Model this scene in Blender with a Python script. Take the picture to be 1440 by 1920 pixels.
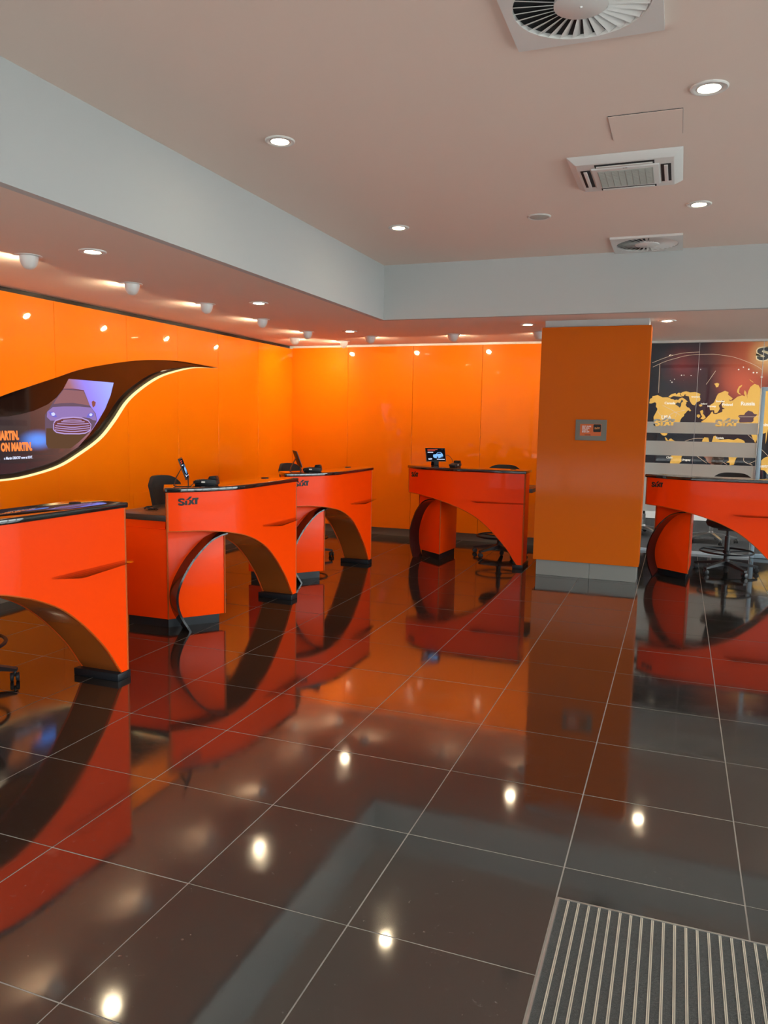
import bpy, bmesh, math, random
import numpy as np
from mathutils import Vector, Matrix

for o in list(bpy.data.objects):
    bpy.data.objects.remove(o, do_unlink=True)
scene = bpy.context.scene
COL = scene.collection
random.seed(7)
PI = math.pi

# ------------------------------------------------------------------ camera
cam_data = bpy.data.cameras.new('camera')
cam_data.sensor_fit = 'VERTICAL'
cam_data.sensor_height = 24.0
cam_data.lens = 24.0 * 1454.0 / 1920.0
cam_data.clip_start = 0.05
cam_data.clip_end = 200
camera = bpy.data.objects.new('camera', cam_data)
COL.objects.link(camera)
yaw, pitch, roll = -0.360024, -0.115973, -0.0171844
f_ = Vector((math.sin(yaw) * math.cos(pitch), math.cos(yaw) * math.cos(pitch), math.sin(pitch)))
r_ = Vector((math.cos(yaw), -math.sin(yaw), 0))
d_ = f_.cross(r_)
rr = math.cos(roll) * r_ + math.sin(roll) * d_
dd = -math.sin(roll) * r_ + math.cos(roll) * d_
cm = Matrix((rr, -dd, -f_)).transposed().to_4x4()
cm.translation = Vector((0.301, -2.126, 1.600))
camera.matrix_world = cm
scene.camera = camera

# ------------------------------------------------------------------ world, exposure
world = bpy.data.worlds.new('overcast_sky')
scene.world = world
world.use_nodes = True
wbg = world.node_tree.nodes['Background']
wbg.inputs['Color'].default_value = (0.90, 0.955, 1.0, 1)
wbg.inputs['Strength'].default_value = 6.6
vs = scene.view_settings
vs.view_transform = 'Standard'
vs.look = 'None'
vs.gamma = 1.0
vs.use_curve_mapping = False
vs.exposure = 0.62
try:
    scene.cycles.use_denoising = True
    scene.cycles.sample_clamp_indirect = 6.0
    scene.cycles.max_bounces = 10
except Exception:
    pass

def portal(name, loc, rot, sx, sy):
    l = bpy.data.lights.new(name, 'AREA')
    l.shape = 'RECTANGLE'; l.size = sx; l.size_y = sy
    l.cycles.is_portal = True
    o = bpy.data.objects.new(name, l)
    o.location = loc; o.rotation_euler = rot
    COL.objects.link(o)
    return o

LAMP_WARM = (1.0, 0.80, 0.52)
DOWN_L = 55.0      # radiance of ceiling downlight lenses
SCOOP_L = 420.0     # radiance of wall washer lenses

# ------------------------------------------------------------------ dimensions
ZS = 2.665          # lowered soffit
ZC = 3.223          # main ceiling
XL = -5.0           # face of left wall panels
YB = 8.08           # face of back wall panels
YG = 8.38           # glass partition
XB, YBK = -2.682, 5.683   # bulkhead faces
YF = -3.3           # street facade
XR = 5.4            # right facade
YO = 12.2           # far wall of the back office

# ------------------------------------------------------------------ materials
def srgb(r, g, b):
    def c(v):
        v /= 255.0
        return v / 12.92 if v <= 0.04045 else ((v + 0.055) / 1.055) ** 2.4
    return (c(r), c(g), c(b), 1.0)

MATS = {}
def pmat(name, color, rough=0.5, metal=0.0, ior=1.5, coat=0.0, bump=0.0, bscale=80.0, var=0.0, vscale=6.0, spec=None, rvar=0.0, coat_rough=0.03):
    m = bpy.data.materials.new(name); m.use_nodes = True
    nt = m.node_tree; b = nt.nodes['Principled BSDF']
    col = color if len(color) == 4 else (*color, 1)
    b.inputs['Base Color'].default_value = col
    b.inputs['Roughness'].default_value = rough
    b.inputs['Metallic'].default_value = metal
    b.inputs['IOR'].default_value = ior
    if spec is not None: b.inputs['Specular IOR Level'].default_value = spec
    if coat:
        b.inputs['Coat Weight'].default_value = coat
        b.inputs['Coat Roughness'].default_value = coat_rough
    tc = nt.nodes.new('ShaderNodeTexCoord')
    if var:
        n = nt.nodes.new('ShaderNodeTexNoise'); n.inputs['Scale'].default_value = vscale; n.inputs['Detail'].default_value = 6
        nt.links.new(tc.outputs['Object'], n.inputs['Vector'])
        mx = nt.nodes.new('ShaderNodeMix'); mx.data_type = 'RGBA'
        mx.inputs['A'].default_value = tuple(c * (1 - var) for c in col[:3]) + (1,)
        mx.inputs['B'].default_value = tuple(min(1, c * (1 + var)) for c in col[:3]) + (1,)
        nt.links.new(n.outputs['Fac'], mx.inputs['Factor'])
        nt.links.new(mx.outputs['Result'], b.inputs['Base Color'])
    if rvar:
        n2 = nt.nodes.new('ShaderNodeTexNoise'); n2.inputs['Scale'].default_value = 3.5; n2.inputs['Detail'].default_value = 8
        nt.links.new(tc.outputs['Object'], n2.inputs['Vector'])
        mr = nt.nodes.new('ShaderNodeMapRange')
        mr.inputs['From Min'].default_value = 0.35; mr.inputs['From Max'].default_value = 0.75
        mr.inputs['To Min'].default_value = max(0.01, rough - rvar); mr.inputs['To Max'].default_value = rough + rvar
        nt.links.new(n2.outputs['Fac'], mr.inputs['Value'])
        nt.links.new(mr.outputs['Result'], b.inputs['Roughness'])
    if bump:
        n3 = nt.nodes.new('ShaderNodeTexNoise'); n3.inputs['Scale'].default_value = bscale; n3.inputs['Detail'].default_value = 3
        nt.links.new(tc.outputs['Object'], n3.inputs['Vector'])
        bp = nt.nodes.new('ShaderNodeBump'); bp.inputs['Strength'].default_value = bump; bp.inputs['Distance'].default_value = 0.01
        nt.links.new(n3.outputs['Fac'], bp.inputs['Height'])
        nt.links.new(bp.outputs['Normal'], b.inputs['Normal'])
    MATS[name] = m
    return m

def emat(name, color, strength):
    m = bpy.data.materials.new(name); m.use_nodes = True
    nt = m.node_tree; nt.nodes.clear()
    e = nt.nodes.new('ShaderNodeEmission'); o = nt.nodes.new('ShaderNodeOutputMaterial')
    e.inputs['Color'].default_value = color if len(color) == 4 else (*color, 1)
    e.inputs['Strength'].default_value = strength
    nt.links.new(e.outputs[0], o.inputs['Surface'])
    MATS[name] = m
    return m

def glassmat(name, tint=(0.97, 0.985, 0.98), ior=1.5, rough=0.0):
    m = bpy.data.materials.new(name); m.use_nodes = True
    nt = m.node_tree; nt.nodes.clear()
    t = nt.nodes.new('ShaderNodeBsdfTransparent'); t.inputs['Color'].default_value = (*tint, 1)
    g = nt.nodes.new('ShaderNodeBsdfGlossy'); g.inputs['Roughness'].default_value = rough
    f = nt.nodes.new('ShaderNodeFresnel'); f.inputs['IOR'].default_value = ior
    mx = nt.nodes.new('ShaderNodeMixShader'); o = nt.nodes.new('ShaderNodeOutputMaterial')
    nt.links.new(f.outputs[0], mx.inputs['Fac']); nt.links.new(t.outputs[0], mx.inputs[1]); nt.links.new(g.outputs[0], mx.inputs[2])
    nt.links.new(mx.outputs[0], o.inputs['Surface'])
    MATS[name] = m
    return m

def frostmat(name, color):
    m = bpy.data.materials.new(name); m.use_nodes = True
    nt = m.node_tree; nt.nodes.clear()
    d = nt.nodes.new('ShaderNodeBsdfDiffuse'); d.inputs['Color'].default_value = color
    t = nt.nodes.new('ShaderNodeBsdfTranslucent'); t.inputs['Color'].default_value = color
    mx = nt.nodes.new('ShaderNodeMixShader'); mx.inputs['Fac'].default_value = 0.35
    o = nt.nodes.new('ShaderNodeOutputMaterial')
    nt.links.new(d.outputs[0], mx.inputs[1]); nt.links.new(t.outputs[0], mx.inputs[2]); nt.links.new(mx.outputs[0], o.inputs['Surface'])
    MATS[name] = m
    return m

pmat('desk_orange', (0.99, 0.058, 0.0005), rough=0.3, spec=0.12, coat=0.06)
pmat('wall_orange', (0.80, 0.170, 0.0005), rough=0.4, spec=0.08, coat=0.45)
pmat('column_orange', (0.60, 0.118, 0.003), rough=0.45, spec=0.05, coat=0.16, coat_rough=0.09)
pmat('lining_brown', (0.30, 0.075, 0.012), rough=0.18, coat=0.4)
pmat('trim_bronze', (0.50, 0.085, 0.010), rough=0.4, spec=0.2)
pmat('black_gloss', (0.006, 0.006, 0.007), rough=0.05, coat=0.6, ior=1.6)
pmat('band_black', (0.012, 0.008, 0.008), rough=0.12, coat=0.6)
pmat('black_satin', (0.010, 0.012, 0.015), rough=0.4, spec=0.25)
pmat('plastic_black', (0.018, 0.019, 0.021), rough=0.45)
pmat('fabric_black', (0.020, 0.021, 0.022), rough=0.9, bump=0.3, bscale=400)
pmat('worktop_dark', (0.035, 0.028, 0.022), rough=0.3)
pmat('white_cool_dimmed', (0.50, 0.515, 0.51), rough=0.75, bump=0.02, bscale=60)  # white with dimmed, cool daylight mixed into its colour
pmat('ceiling_warm_bounce', (0.80, 0.635, 0.545), rough=0.75, bump=0.02, bscale=60)  # white ceiling with warm bounce from the orange walls tinted into its colour
pmat('white_enamel', (0.70, 0.67, 0.64), rough=0.35)
pmat('vent_dark', (0.02, 0.02, 0.022), rough=0.8)
pmat('ac_grey', (0.42, 0.42, 0.38), rough=0.6)
pmat('plinth_grey', (0.14, 0.135, 0.11), rough=0.35, metal=0.3)
pmat('column_plinth', (0.22, 0.22, 0.20), rough=0.4, metal=0.2)
pmat('aluminium', (0.62, 0.62, 0.60), rough=0.3, metal=0.9)
pmat('aluminium_blue', (0.42, 0.60, 0.74), rough=0.4, metal=0.2)
pmat('rail_light', (0.62, 0.70, 0.75), rough=0.35, metal=0.3)
pmat('grout', (0.34, 0.31, 0.27), rough=0.8)
pmat('carpet', (0.017, 0.018, 0.021), rough=1.0, bump=0.6, bscale=120, var=0.4, vscale=60)
pmat('office_white', (0.75, 0.76, 0.76), rough=0.7)
pmat('pavement', (0.52, 0.50, 0.48), rough=0.9, var=0.2, vscale=3)
pmat('chrome', (0.75, 0.75, 0.76), rough=0.12, metal=1.0)
pmat('steel_brushed', (0.55, 0.56, 0.57), rough=0.3, metal=0.9)
pmat('skin', (0.58, 0.32, 0.23), rough=0.55)
pmat('hair_brown', (0.09, 0.052, 0.035), rough=0.6, bump=0.5, bscale=90, var=0.3, vscale=20)
pmat('cloth_orange', (0.85, 0.17, 0.02), rough=0.9)
pmat('cloth_dark', (0.02, 0.022, 0.03), rough=0.9)
pmat('bark', (0.05, 0.04, 0.035), rough=0.95, bump=0.4, bscale=30)
pmat('mat_textile', (0.075, 0.074, 0.066), rough=1.0, bump=1.0, bscale=300, var=0.75, vscale=230)
pmat('mat_rail', (0.80, 0.76, 0.64), rough=0.35, metal=0.6, var=0.25, vscale=9)
pmat('map_gold', (0.72, 0.40, 0.065), rough=0.6)
pmat('map_purple', (0.075, 0.022, 0.035), rough=0.6)
pmat('map_white', (0.85, 0.80, 0.72), rough=0.6)
pmat('map_line', (0.62, 0.45, 0.33), rough=0.6)
pmat('map_black', (0.012, 0.014, 0.016), rough=0.6)
pmat('map_halo', (0.80, 0.66, 0.42), rough=0.6)
pmat('sign_grey', (0.16, 0.15, 0.12), rough=0.4)
pmat('sign_orange', (0.60, 0.11, 0.008), rough=0.4)
pmat('sign_text', (0.80, 0.66, 0.64), rough=0.5)
pmat('sign_dark', (0.03, 0.012, 0.006), rough=0.4)
pmat('logo_gold', (0.60, 0.25, 0.06), rough=0.5)
pmat('display_black', (0.014, 0.005, 0.003), rough=0.06, coat=0.5, ior=1.5)
pmat('bezel_black', (0.010, 0.010, 0.008), rough=0.25)
pmat('brick_dark', (0.10, 0.075, 0.06), rough=0.9, var=0.3, vscale=4)
pmat('window_dark', (0.03, 0.035, 0.04), rough=0.1)
glassmat('clear_glass', ior=1.33)
glassmat('window_glass', tint=(0.93, 0.96, 0.95))
glassmat('acrylic', tint=(0.97, 0.95, 0.94), ior=1.06)
frostmat('frosted_film', (0.80, 0.78, 0.73, 1))
emat('lamp_white', LAMP_WARM, DOWN_L)
emat('lamp_washer', LAMP_WARM, SCOOP_L)
emat('lamp_cool', (0.95, 0.97, 1.0), 40.0)
emat('led_strip', (1.0, 0.74, 0.34), 0.95)
emat('office_panel_light', (1.0, 0.95, 0.88), 24.0)

# floor tile: polished dark porcelain with faint dust and scuffs
def tile_material():
    m = pmat('floor_tile', (0.019, 0.0165, 0.0135), rough=0.06, ior=2.4)
    nt = m.node_tree; b = nt.nodes['Principled BSDF']
    geo = nt.nodes.new('ShaderNodeNewGeometry')
    n = nt.nodes.new('ShaderNodeTexNoise'); n.inputs['Scale'].default_value = 1.7; n.inputs['Detail'].default_value = 9; n.inputs['Roughness'].default_value = 0.65
    nt.links.new(geo.outputs['Position'], n.inputs['Vector'])
    mr = nt.nodes.new('ShaderNodeMapRange'); mr.inputs['From Min'].default_value = 0.45; mr.inputs['From Max'].default_value = 0.8
    mr.inputs['To Min'].default_value = 0.055; mr.inputs['To Max'].default_value = 0.17
    nt.links.new(n.outputs['Fac'], mr.inputs['Value']); nt.links.new(mr.outputs['Result'], b.inputs['Roughness'])
    n2 = nt.nodes.new('ShaderNodeTexNoise'); n2.inputs['Scale'].default_value = 38; n2.inputs['Detail'].default_value = 8; n2.inputs['Roughness'].default_value = 0.8
    nt.links.new(geo.outputs['Position'], n2.inputs['Vector'])
    r2 = nt.nodes.new('ShaderNodeMapRange'); r2.inputs['From Min'].default_value = 0.57; r2.inputs['From Max'].default_value = 0.78
    nt.links.new(n2.outputs['Fac'], r2.inputs['Value'])
    mul = nt.nodes.new('ShaderNodeMath'); mul.operation = 'MULTIPLY'
    nt.links.new(r2.outputs['Result'], mul.inputs[0]); nt.links.new(n.outputs['Fac'], mul.inputs[1])
    mx = nt.nodes.new('ShaderNodeMix'); mx.data_type = 'RGBA'
    mx.inputs['A'].default_value = (0.019, 0.0165, 0.0135, 1); mx.inputs['B'].default_value = (0.30, 0.28, 0.25, 1)
    nt.links.new(mul.outputs[0], mx.inputs['Factor'])
    n4 = nt.nodes.new('ShaderNodeTexNoise'); n4.inputs['Scale'].default_value = 420; n4.inputs['Detail'].default_value = 2
    nt.links.new(geo.outputs['Position'], n4.inputs['Vector'])
    r4 = nt.nodes.new('ShaderNodeMapRange'); r4.inputs['From Min'].default_value = 0.3; r4.inputs['From Max'].default_value = 0.7; r4.inputs['To Min'].default_value = 0.55; r4.inputs['To Max'].default_value = 1.6
    nt.links.new(n4.outputs['Fac'], r4.inputs['Value'])
    gm = nt.nodes.new('ShaderNodeVectorMath'); gm.operation = 'SCALE'
    nt.links.new(mx.outputs['Result'], gm.inputs[0]); nt.links.new(r4.outputs['Result'], gm.inputs['Scale'])
    nt.links.new(gm.outputs[0], b.inputs['Base Color'])
    return m
tile_material()

# mural print: night blue, maroon nebula and orange sunburst
def mural_material():
    m = pmat('mural_print', (0.02, 0.02, 0.03), rough=0.6)
    nt = m.node_tree; b = nt.nodes['Principled BSDF']; b.inputs['Specular IOR Level'].default_value = 0.2
    geo = nt.nodes.new('ShaderNodeNewGeometry')
    def blob(cx, cz, rad):
        s = nt.nodes.new('ShaderNodeVectorMath'); s.operation = 'SUBTRACT'; s.inputs[1].default_value = (cx, YO, cz)
        nt.links.new(geo.outputs['Position'], s.inputs[0])
        l = nt.nodes.new('ShaderNodeVectorMath'); l.operation = 'LENGTH'; nt.links.new(s.outputs[0], l.inputs[0])
        r = nt.nodes.new('ShaderNodeMapRange'); r.interpolation_type = 'SMOOTHSTEP'
        r.inputs['From Min'].default_value = rad; r.inputs['From Max'].default_value = 0.0
        nt.links.new(l.outputs['Value'], r.inputs['Value'])
        return r.outputs['Result']
    n = nt.nodes.new('ShaderNodeTexNoise'); n.inputs['Scale'].default_value = 3.0; n.inputs['Detail'].default_value = 6
    nt.links.new(geo.outputs['Position'], n.inputs['Vector'])
    def mix(fac, a, bcol):
        x = nt.nodes.new('ShaderNodeMix'); x.data_type = 'RGBA'
        if isinstance(a, tuple): x.inputs['A'].default_value = a
        else: nt.links.new(a, x.inputs['A'])
        x.inputs['B'].default_value = bcol
        nt.links.new(fac, x.inputs['Factor'])
        return x.outputs['Result']
    def mul(a, k):
        x = nt.nodes.new('ShaderNodeMath'); x.operation = 'MULTIPLY'; nt.links.new(a, x.inputs[0])
        if isinstance(k, float): x.inputs[1].default_value = k
        else: nt.links.new(k, x.inputs[1])
        x.use_clamp = True
        return x.outputs[0]
    c = mix(n.outputs['Fac'], (0.008, 0.013, 0.026, 1), (0.016, 0.013, 0.013, 1))
    c = mix(mul(blob(1.1, 2.2, 1.25), 1.0), c, (0.050, 0.010, 0.015, 1))
    c = mix(mul(blob(0.30, 2.65, 0.45), n.outputs['Fac']), c, (0.25, 0.025, 0.025, 1))
    c = mix(mul(blob(1.25, 2.40, 0.55), 1.0), c, (0.55, 0.09, 0.05, 1))
    c = mix(mul(blob(1.45, 2.90, 0.95), 1.0), c, (0.42, 0.08, 0.03, 1))
    c = mix(mul(blob(1.62, 2.80, 0.42), 1.0), c, (0.75, 0.45, 0.18, 1))
    nt.links.new(c, b.inputs['Base Color'])
    return m
mural_material()

# screen picture backdrop (an emitting display): lavender studio backdrop to dark left side
def screen_material():
    m = bpy.data.materials.new('screen_backdrop'); m.use_nodes = True
    nt = m.node_tree; nt.nodes.clear()
    geo = nt.nodes.new('ShaderNodeNewGeometry'); sep = nt.nodes.new('ShaderNodeSeparateXYZ')
    nt.links.new(geo.outputs['Position'], sep.inputs[0])
    ma = nt.nodes.new('ShaderNodeMath'); ma.operation = 'MULTIPLY_ADD'; ma.inputs[1].default_value = 0.55
    nt.links.new(sep.outputs['Z'], ma.inputs[0]); nt.links.new(sep.outputs['Y'], ma.inputs[2])
    r = nt.nodes.new('ShaderNodeMapRange'); r.inputs['From Min'].default_value = 3.2; r.inputs['From Max'].default_value = 5.35
    nt.links.new(ma.outputs[0], r.inputs['Value'])
    cr = nt.nodes.new('ShaderNodeValToRGB')
    e = cr.color_ramp.elements
    e[0].position = 0.0; e[0].color = srgb(40, 34, 40)
    e[1].position = 1.0; e[1].color = srgb(150, 168, 255)
    for p, c in ((0.30, srgb(58, 44, 44)), (0.55, srgb(98, 66, 58)), (0.72, srgb(150, 104, 112)), (0.82, srgb(138, 128, 235))):
        k = e.new(p); k.color = c
    nt.links.new(r.outputs['Result'], cr.inputs['Fac'])
    em = nt.nodes.new('ShaderNodeEmission'); em.inputs['Strength'].default_value = 0.85
    gl = nt.nodes.new('ShaderNodeBsdfGlossy'); gl.inputs['Roughness'].default_value = 0.03; gl.inputs['Color'].default_value = (0.05, 0.05, 0.05, 1)
    ad = nt.nodes.new('ShaderNodeAddShader'); o = nt.nodes.new('ShaderNodeOutputMaterial')
    sb = nt.nodes.new('ShaderNodeVectorMath'); sb.operation = 'SUBTRACT'; sb.inputs[1].default_value = (XL - 0.062, 3.30, 1.385)
    nt.links.new(geo.outputs['Position'], sb.inputs[0])
    sc_ = nt.nodes.new('ShaderNodeVectorMath'); sc_.operation = 'MULTIPLY'; sc_.inputs[1].default_value = (1, 1, 2.4); nt.links.new(sb.outputs[0], sc_.inputs[0])
    le = nt.nodes.new('ShaderNodeVectorMath'); le.operation = 'LENGTH'; nt.links.new(sc_.outputs[0], le.inputs[0])
    r3 = nt.nodes.new('ShaderNodeMapRange'); r3.interpolation_type = 'SMOOTHSTEP'; r3.inputs['From Min'].default_value = 0.26; r3.inputs['From Max'].default_value = 0.02
    nt.links.new(le.outputs['Value'], r3.inputs['Value'])
    mf = nt.nodes.new('ShaderNodeMix'); mf.data_type = 'RGBA'; mf.inputs['B'].default_value = srgb(90, 140, 235)
    nt.links.new(r3.outputs['Result'], mf.inputs['Factor']); nt.links.new(cr.outputs['Color'], mf.inputs['A'])
    nt.links.new(mf.outputs['Result'], em.inputs['Color'])
    nt.links.new(em.outputs[0], ad.inputs[0]); nt.links.new(gl.outputs[0], ad.inputs[1]); nt.links.new(ad.outputs[0], o.inputs['Surface'])
    MATS['screen_backdrop'] = m
screen_material()
for nm, c in (('px_body', (98, 76, 92)), ('px_glass', (136, 92, 96)), ('px_hood', (136, 110, 166)), ('px_lower', (88, 62, 44)), ('px_grille', (104, 58, 56)),
              ('px_bar', (168, 142, 196)), ('px_lamp', (110, 100, 190)), ('px_glow', (196, 200, 255)), ('px_mirror', (132, 74, 66)), ('px_edge', (104, 62, 76)),
              ('px_flare', (84, 130, 225)), ('px_text', (240, 132, 66)), ('px_white', (220, 228, 255)), ('px_black', (12, 12, 18)), ('px_car', (120, 175, 235)), ('px_red', (190, 70, 50)), ('px_dark', (40, 46, 70))):
    emat(nm, srgb(*c), 0.85)

# ------------------------------------------------------------------ mesh helpers
class MB:
    def __init__(self): self.v = []; self.f = []; self.mi = []
    def add(self, vs, fs, mi=0):
        b = len(self.v); self.v += [tuple(p) for p in vs]
        for f in fs: self.f.append(tuple(i + b for i in f)); self.mi.append(mi)
        return self
    def box(self, x0, x1, y0, y1, z0, z1, mi=0, m=None):
        vs = [(x0, y0, z0), (x1, y0, z0), (x1, y1, z0), (x0, y1, z0), (x0, y0, z1), (x1, y0, z1), (x1, y1, z1), (x0, y1, z1)]
        if m is not None: vs = [tuple(m @ Vector(p)) for p in vs]
        return self.add(vs, [(0, 3, 2, 1), (4, 5, 6, 7), (0, 1, 5, 4), (1, 2, 6, 5), (2, 3, 7, 6), (3, 0, 4, 7)], mi)
    def prism(self, poly, z0, z1, fn=None, mi=0):
        n = len(poly); fn = fn or (lambda x, y, z: (x, y, z))
        vs = [fn(x, y, z0) for x, y in poly] + [fn(x, y, z1) for x, y in poly]
        area = sum(poly[i][0] * poly[(i + 1) % n][1] - poly[(i + 1) % n][0] * poly[i][1] for i in range(n))
        idx = list(range(n))
        fs = [tuple(reversed(idx)), tuple(i + n for i in idx)] + [(i, (i + 1) % n, (i + 1) % n + n, i + n) for i in range(n)]
        if area < 0: fs = [tuple(reversed(f)) for f in fs]
        return self.add(vs, fs, mi)
    def sweep4(self, c0, c1, c2, c3, mi=0, close=False):
        n = len(c0); vs = []
        for i in range(n): vs += [c0[i], c1[i], c2[i], c3[i]]
        fs = []
        m = n if close else n - 1
        for i in range(m):
            a = 4 * i; b = 4 * ((i + 1) % n)
            for k in range(4):
                k2 = (k + 1) % 4
                fs.append((a + k, b + k, b + k2, a + k2))
        if not close: fs += [(0, 1, 2, 3), (4 * n - 1, 4 * n - 2, 4 * n - 3, 4 * n - 4)]
        return self.add(vs, fs, mi)
    def tube(self, pts, r, n=8, cap=True, closed=False, mi=0):
        pts = [Vector(p) for p in pts]; vs = []; fs = []
        rs = r if isinstance(r, (list, tuple)) else [r] * len(pts)
        up = None
        for i, p in enumerate(pts):
            if closed: t = pts[(i + 1) % len(pts)] - pts[i - 1]
            else: t = pts[min(i + 1, len(pts) - 1)] - pts[max(i - 1, 0)]
            t.normalize()
            if up is None: up = Vector((0, 0, 1)) if abs(t.z) < 0.9 else Vector((1, 0, 0))
            s = t.cross(up).normalized(); up = s.cross(t).normalized()
            for k in range(n):
                a = 2 * PI * k / n
                vs.append(p + (s * math.cos(a) + up * math.sin(a)) * rs[i])
        m = len(pts) if closed else len(pts) - 1
        for i in range(m):
            for k in range(n):
                a = i * n + k; b = i * n + (k + 1) % n
                c = ((i + 1) % len(pts)) * n + (k + 1) % n; d = ((i + 1) % len(pts)) * n + k
                fs.append((a, b, c, d))
        if cap and not closed:
            fs.append(tuple(range(n - 1, -1, -1))); fs.append(tuple((len(pts) - 1) * n + k for k in range(n)))
        return self.add(vs, fs, mi)
    def lathe(self, prof, n=24, a0=0.0, a1=2 * PI, o=(0, 0, 0), mi=0):
        full = abs(a1 - a0 - 2 * PI) < 1e-6; cols = n if full else n + 1
        vs = []; fs = []; P = len(prof)
        for k in range(cols):
            a = a0 + (a1 - a0) * k / n
            for r, z in prof: vs.append((o[0] + r * math.cos(a), o[1] + r * math.sin(a), o[2] + z))
        for k in range(n):
            k2 = (k + 1) % cols
            for i in range(P - 1): fs.append((k * P + i, k2 * P + i, k2 * P + i + 1, k * P + i + 1))
        return self.add(vs, fs, mi)
    def build(self, name, mat, parent=None, smooth=None, bevel=0.0, seg=2, matrix=None):
        me = bpy.data.meshes.new(name)
        me.from_pydata(self.v, [], self.f)
        bm = bmesh.new(); bm.from_mesh(me)
        bmesh.ops.remove_doubles(bm, verts=bm.verts, dist=1e-5)
        bmesh.ops.recalc_face_normals(bm, faces=bm.faces)
        if bevel:
            es = [e for e in bm.edges if len(e.link_faces) == 2 and e.calc_face_angle(0) > 0.6]
            bmesh.ops.bevel(bm, geom=es, offset=bevel, segments=seg, affect='EDGES', profile=0.5)
        bm.to_mesh(me); bm.free()
        mats = mat if isinstance(mat, (list, tuple)) else [mat]
        for mm in mats: me.materials.append(MATS[mm])
        if len(mats) > 1 and len(me.polygons) == len(self.mi):
            for p, i in zip(me.polygons, self.mi): p.material_index = i
        if smooth is not None or bevel:
            for p in me.polygons: p.use_smooth = True
            me.set_sharp_from_angle(angle=math.radians(smooth if smooth is not None else 40))
        return obj(name, me, parent, matrix)

def obj(name, me, parent=None, matrix=None):
    o = bpy.data.objects.new(name, me); COL.objects.link(o)
    if matrix is not None: o.matrix_local = matrix
    if parent is not None: o.parent = parent
    return o
def empty(name, loc=(0, 0, 0), rz=0.0, parent=None):
    o = bpy.data.objects.new(name, None); COL.objects.link(o)
    o.empty_display_size = 0.1; o.location = loc; o.rotation_euler = (0, 0, rz)
    if parent is not None: o.parent = parent
    return o
def tag(o, label=None, cat=None, group=None, kind=None):
    if label: o['label'] = label
    if cat: o['category'] = cat
    if group: o['group'] = group
    if kind: o['kind'] = kind
    return o
def copy_tree(o, parent=None):
    c = o.copy(); COL.objects.link(c); c.parent = parent
    if parent is not None: c.matrix_parent_inverse = o.matrix_parent_inverse.copy()
    for ch in [x for x in bpy.data.objects if x.parent is o]: copy_tree(ch, c)
    return c

def text_mesh(body, size, bold=0.0, extrude=0.0, sx=1.0, align='LEFT', spacing=1.0):
    cu = bpy.data.curves.new('txt', 'FONT'); cu.body = body; cu.size = size; cu.offset = bold; cu.extrude = extrude
    cu.align_x = align; cu.space_character = spacing; cu.resolution_u = 3
    t = bpy.data.objects.new('txt', cu); COL.objects.link(t)
    bpy.context.view_layer.update()
    me = bpy.data.meshes.new_from_object(t.evaluated_get(bpy.context.evaluated_depsgraph_get()))
    bpy.data.objects.remove(t, do_unlink=True); bpy.data.curves.remove(cu)
    if sx != 1.0:
        for v in me.vertices: v.co.x *= sx
    return me
def place_text(name, body, size, mat, frame, parent=None, **kw):
    me = text_mesh(body, size, **kw); me.materials.clear(); me.materials.append(MATS[mat]); me.name = name
    me.transform(frame)
    return obj(name, me, parent)
FRAME_LEFT = lambda x, y, z: Matrix(((0, 0, 1, x), (1, 0, 0, y), (0, 1, 0, z), (0, 0, 0, 1)))     # text on the left wall, facing +x
FRAME_BACK = lambda x, y, z: Matrix(((1, 0, 0, x), (0, 0, -1, y), (0, 1, 0, z), (0, 0, 0, 1)))    # text on a back wall, facing -y

def resample(pts, n):
    """smooth curve through points (Catmull-Rom)"""
    P = [np.array(p, float) for p in pts]; P = [2 * P[0] - P[1]] + P + [2 * P[-1] - P[-2]]
    out = []; segs = len(P) - 3
    for i in range(n):
        u = i / (n - 1) * segs; k = min(int(u), segs - 1); t = u - k
        a, b, c, d = P[k:k + 4]
        out.append(tuple(0.5 * ((2 * b) + (c - a) * t + (2 * a - 5 * b + 4 * c - d) * t * t + (3 * b - a - 3 * c + d) * t ** 3)))
    return out

# lettering of the rental mark: four heavy letters with a slanted stroke over the I (x 0..1, y 0..0.445)
_px = lambda pts: [((a - 240) / 865.0, (500 - b) / 865.0) for a, b in pts]
LOGO = [
    _px([(508, 205), (430, 183), (340, 185), (265, 207), (238, 250), (246, 305), (300, 345), (385, 368), (420, 398), (398, 426), (345, 415), (300, 390), (238, 400), (248, 455), (305, 490), (390, 500), (468, 480), (512, 440), (518, 390), (480, 345), (400, 312), (345, 287), (352, 252), (400, 250), (440, 268), (505, 282)]),
    _px([(532, 290), (622, 290), (622, 475), (526, 475)]),
    _px([(526, 262), (620, 222), (722, 122), (822, 122), (762, 206), (690, 258), (600, 270)]),
    _px([(690, 272), (780, 262), (803, 300), (845, 235), (920, 235), (862, 335), (935, 455), (835, 455), (795, 402), (745, 475), (642, 475), (730, 345)]),
    _px([(850, 180), (1105, 175), (1095, 255), (1058, 258), (1050, 455), (948, 455), (948, 255), (835, 232)]),
]

# ================================================================== STRUCTURE
def struct(o): o['kind'] = 'structure'; return o

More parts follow.
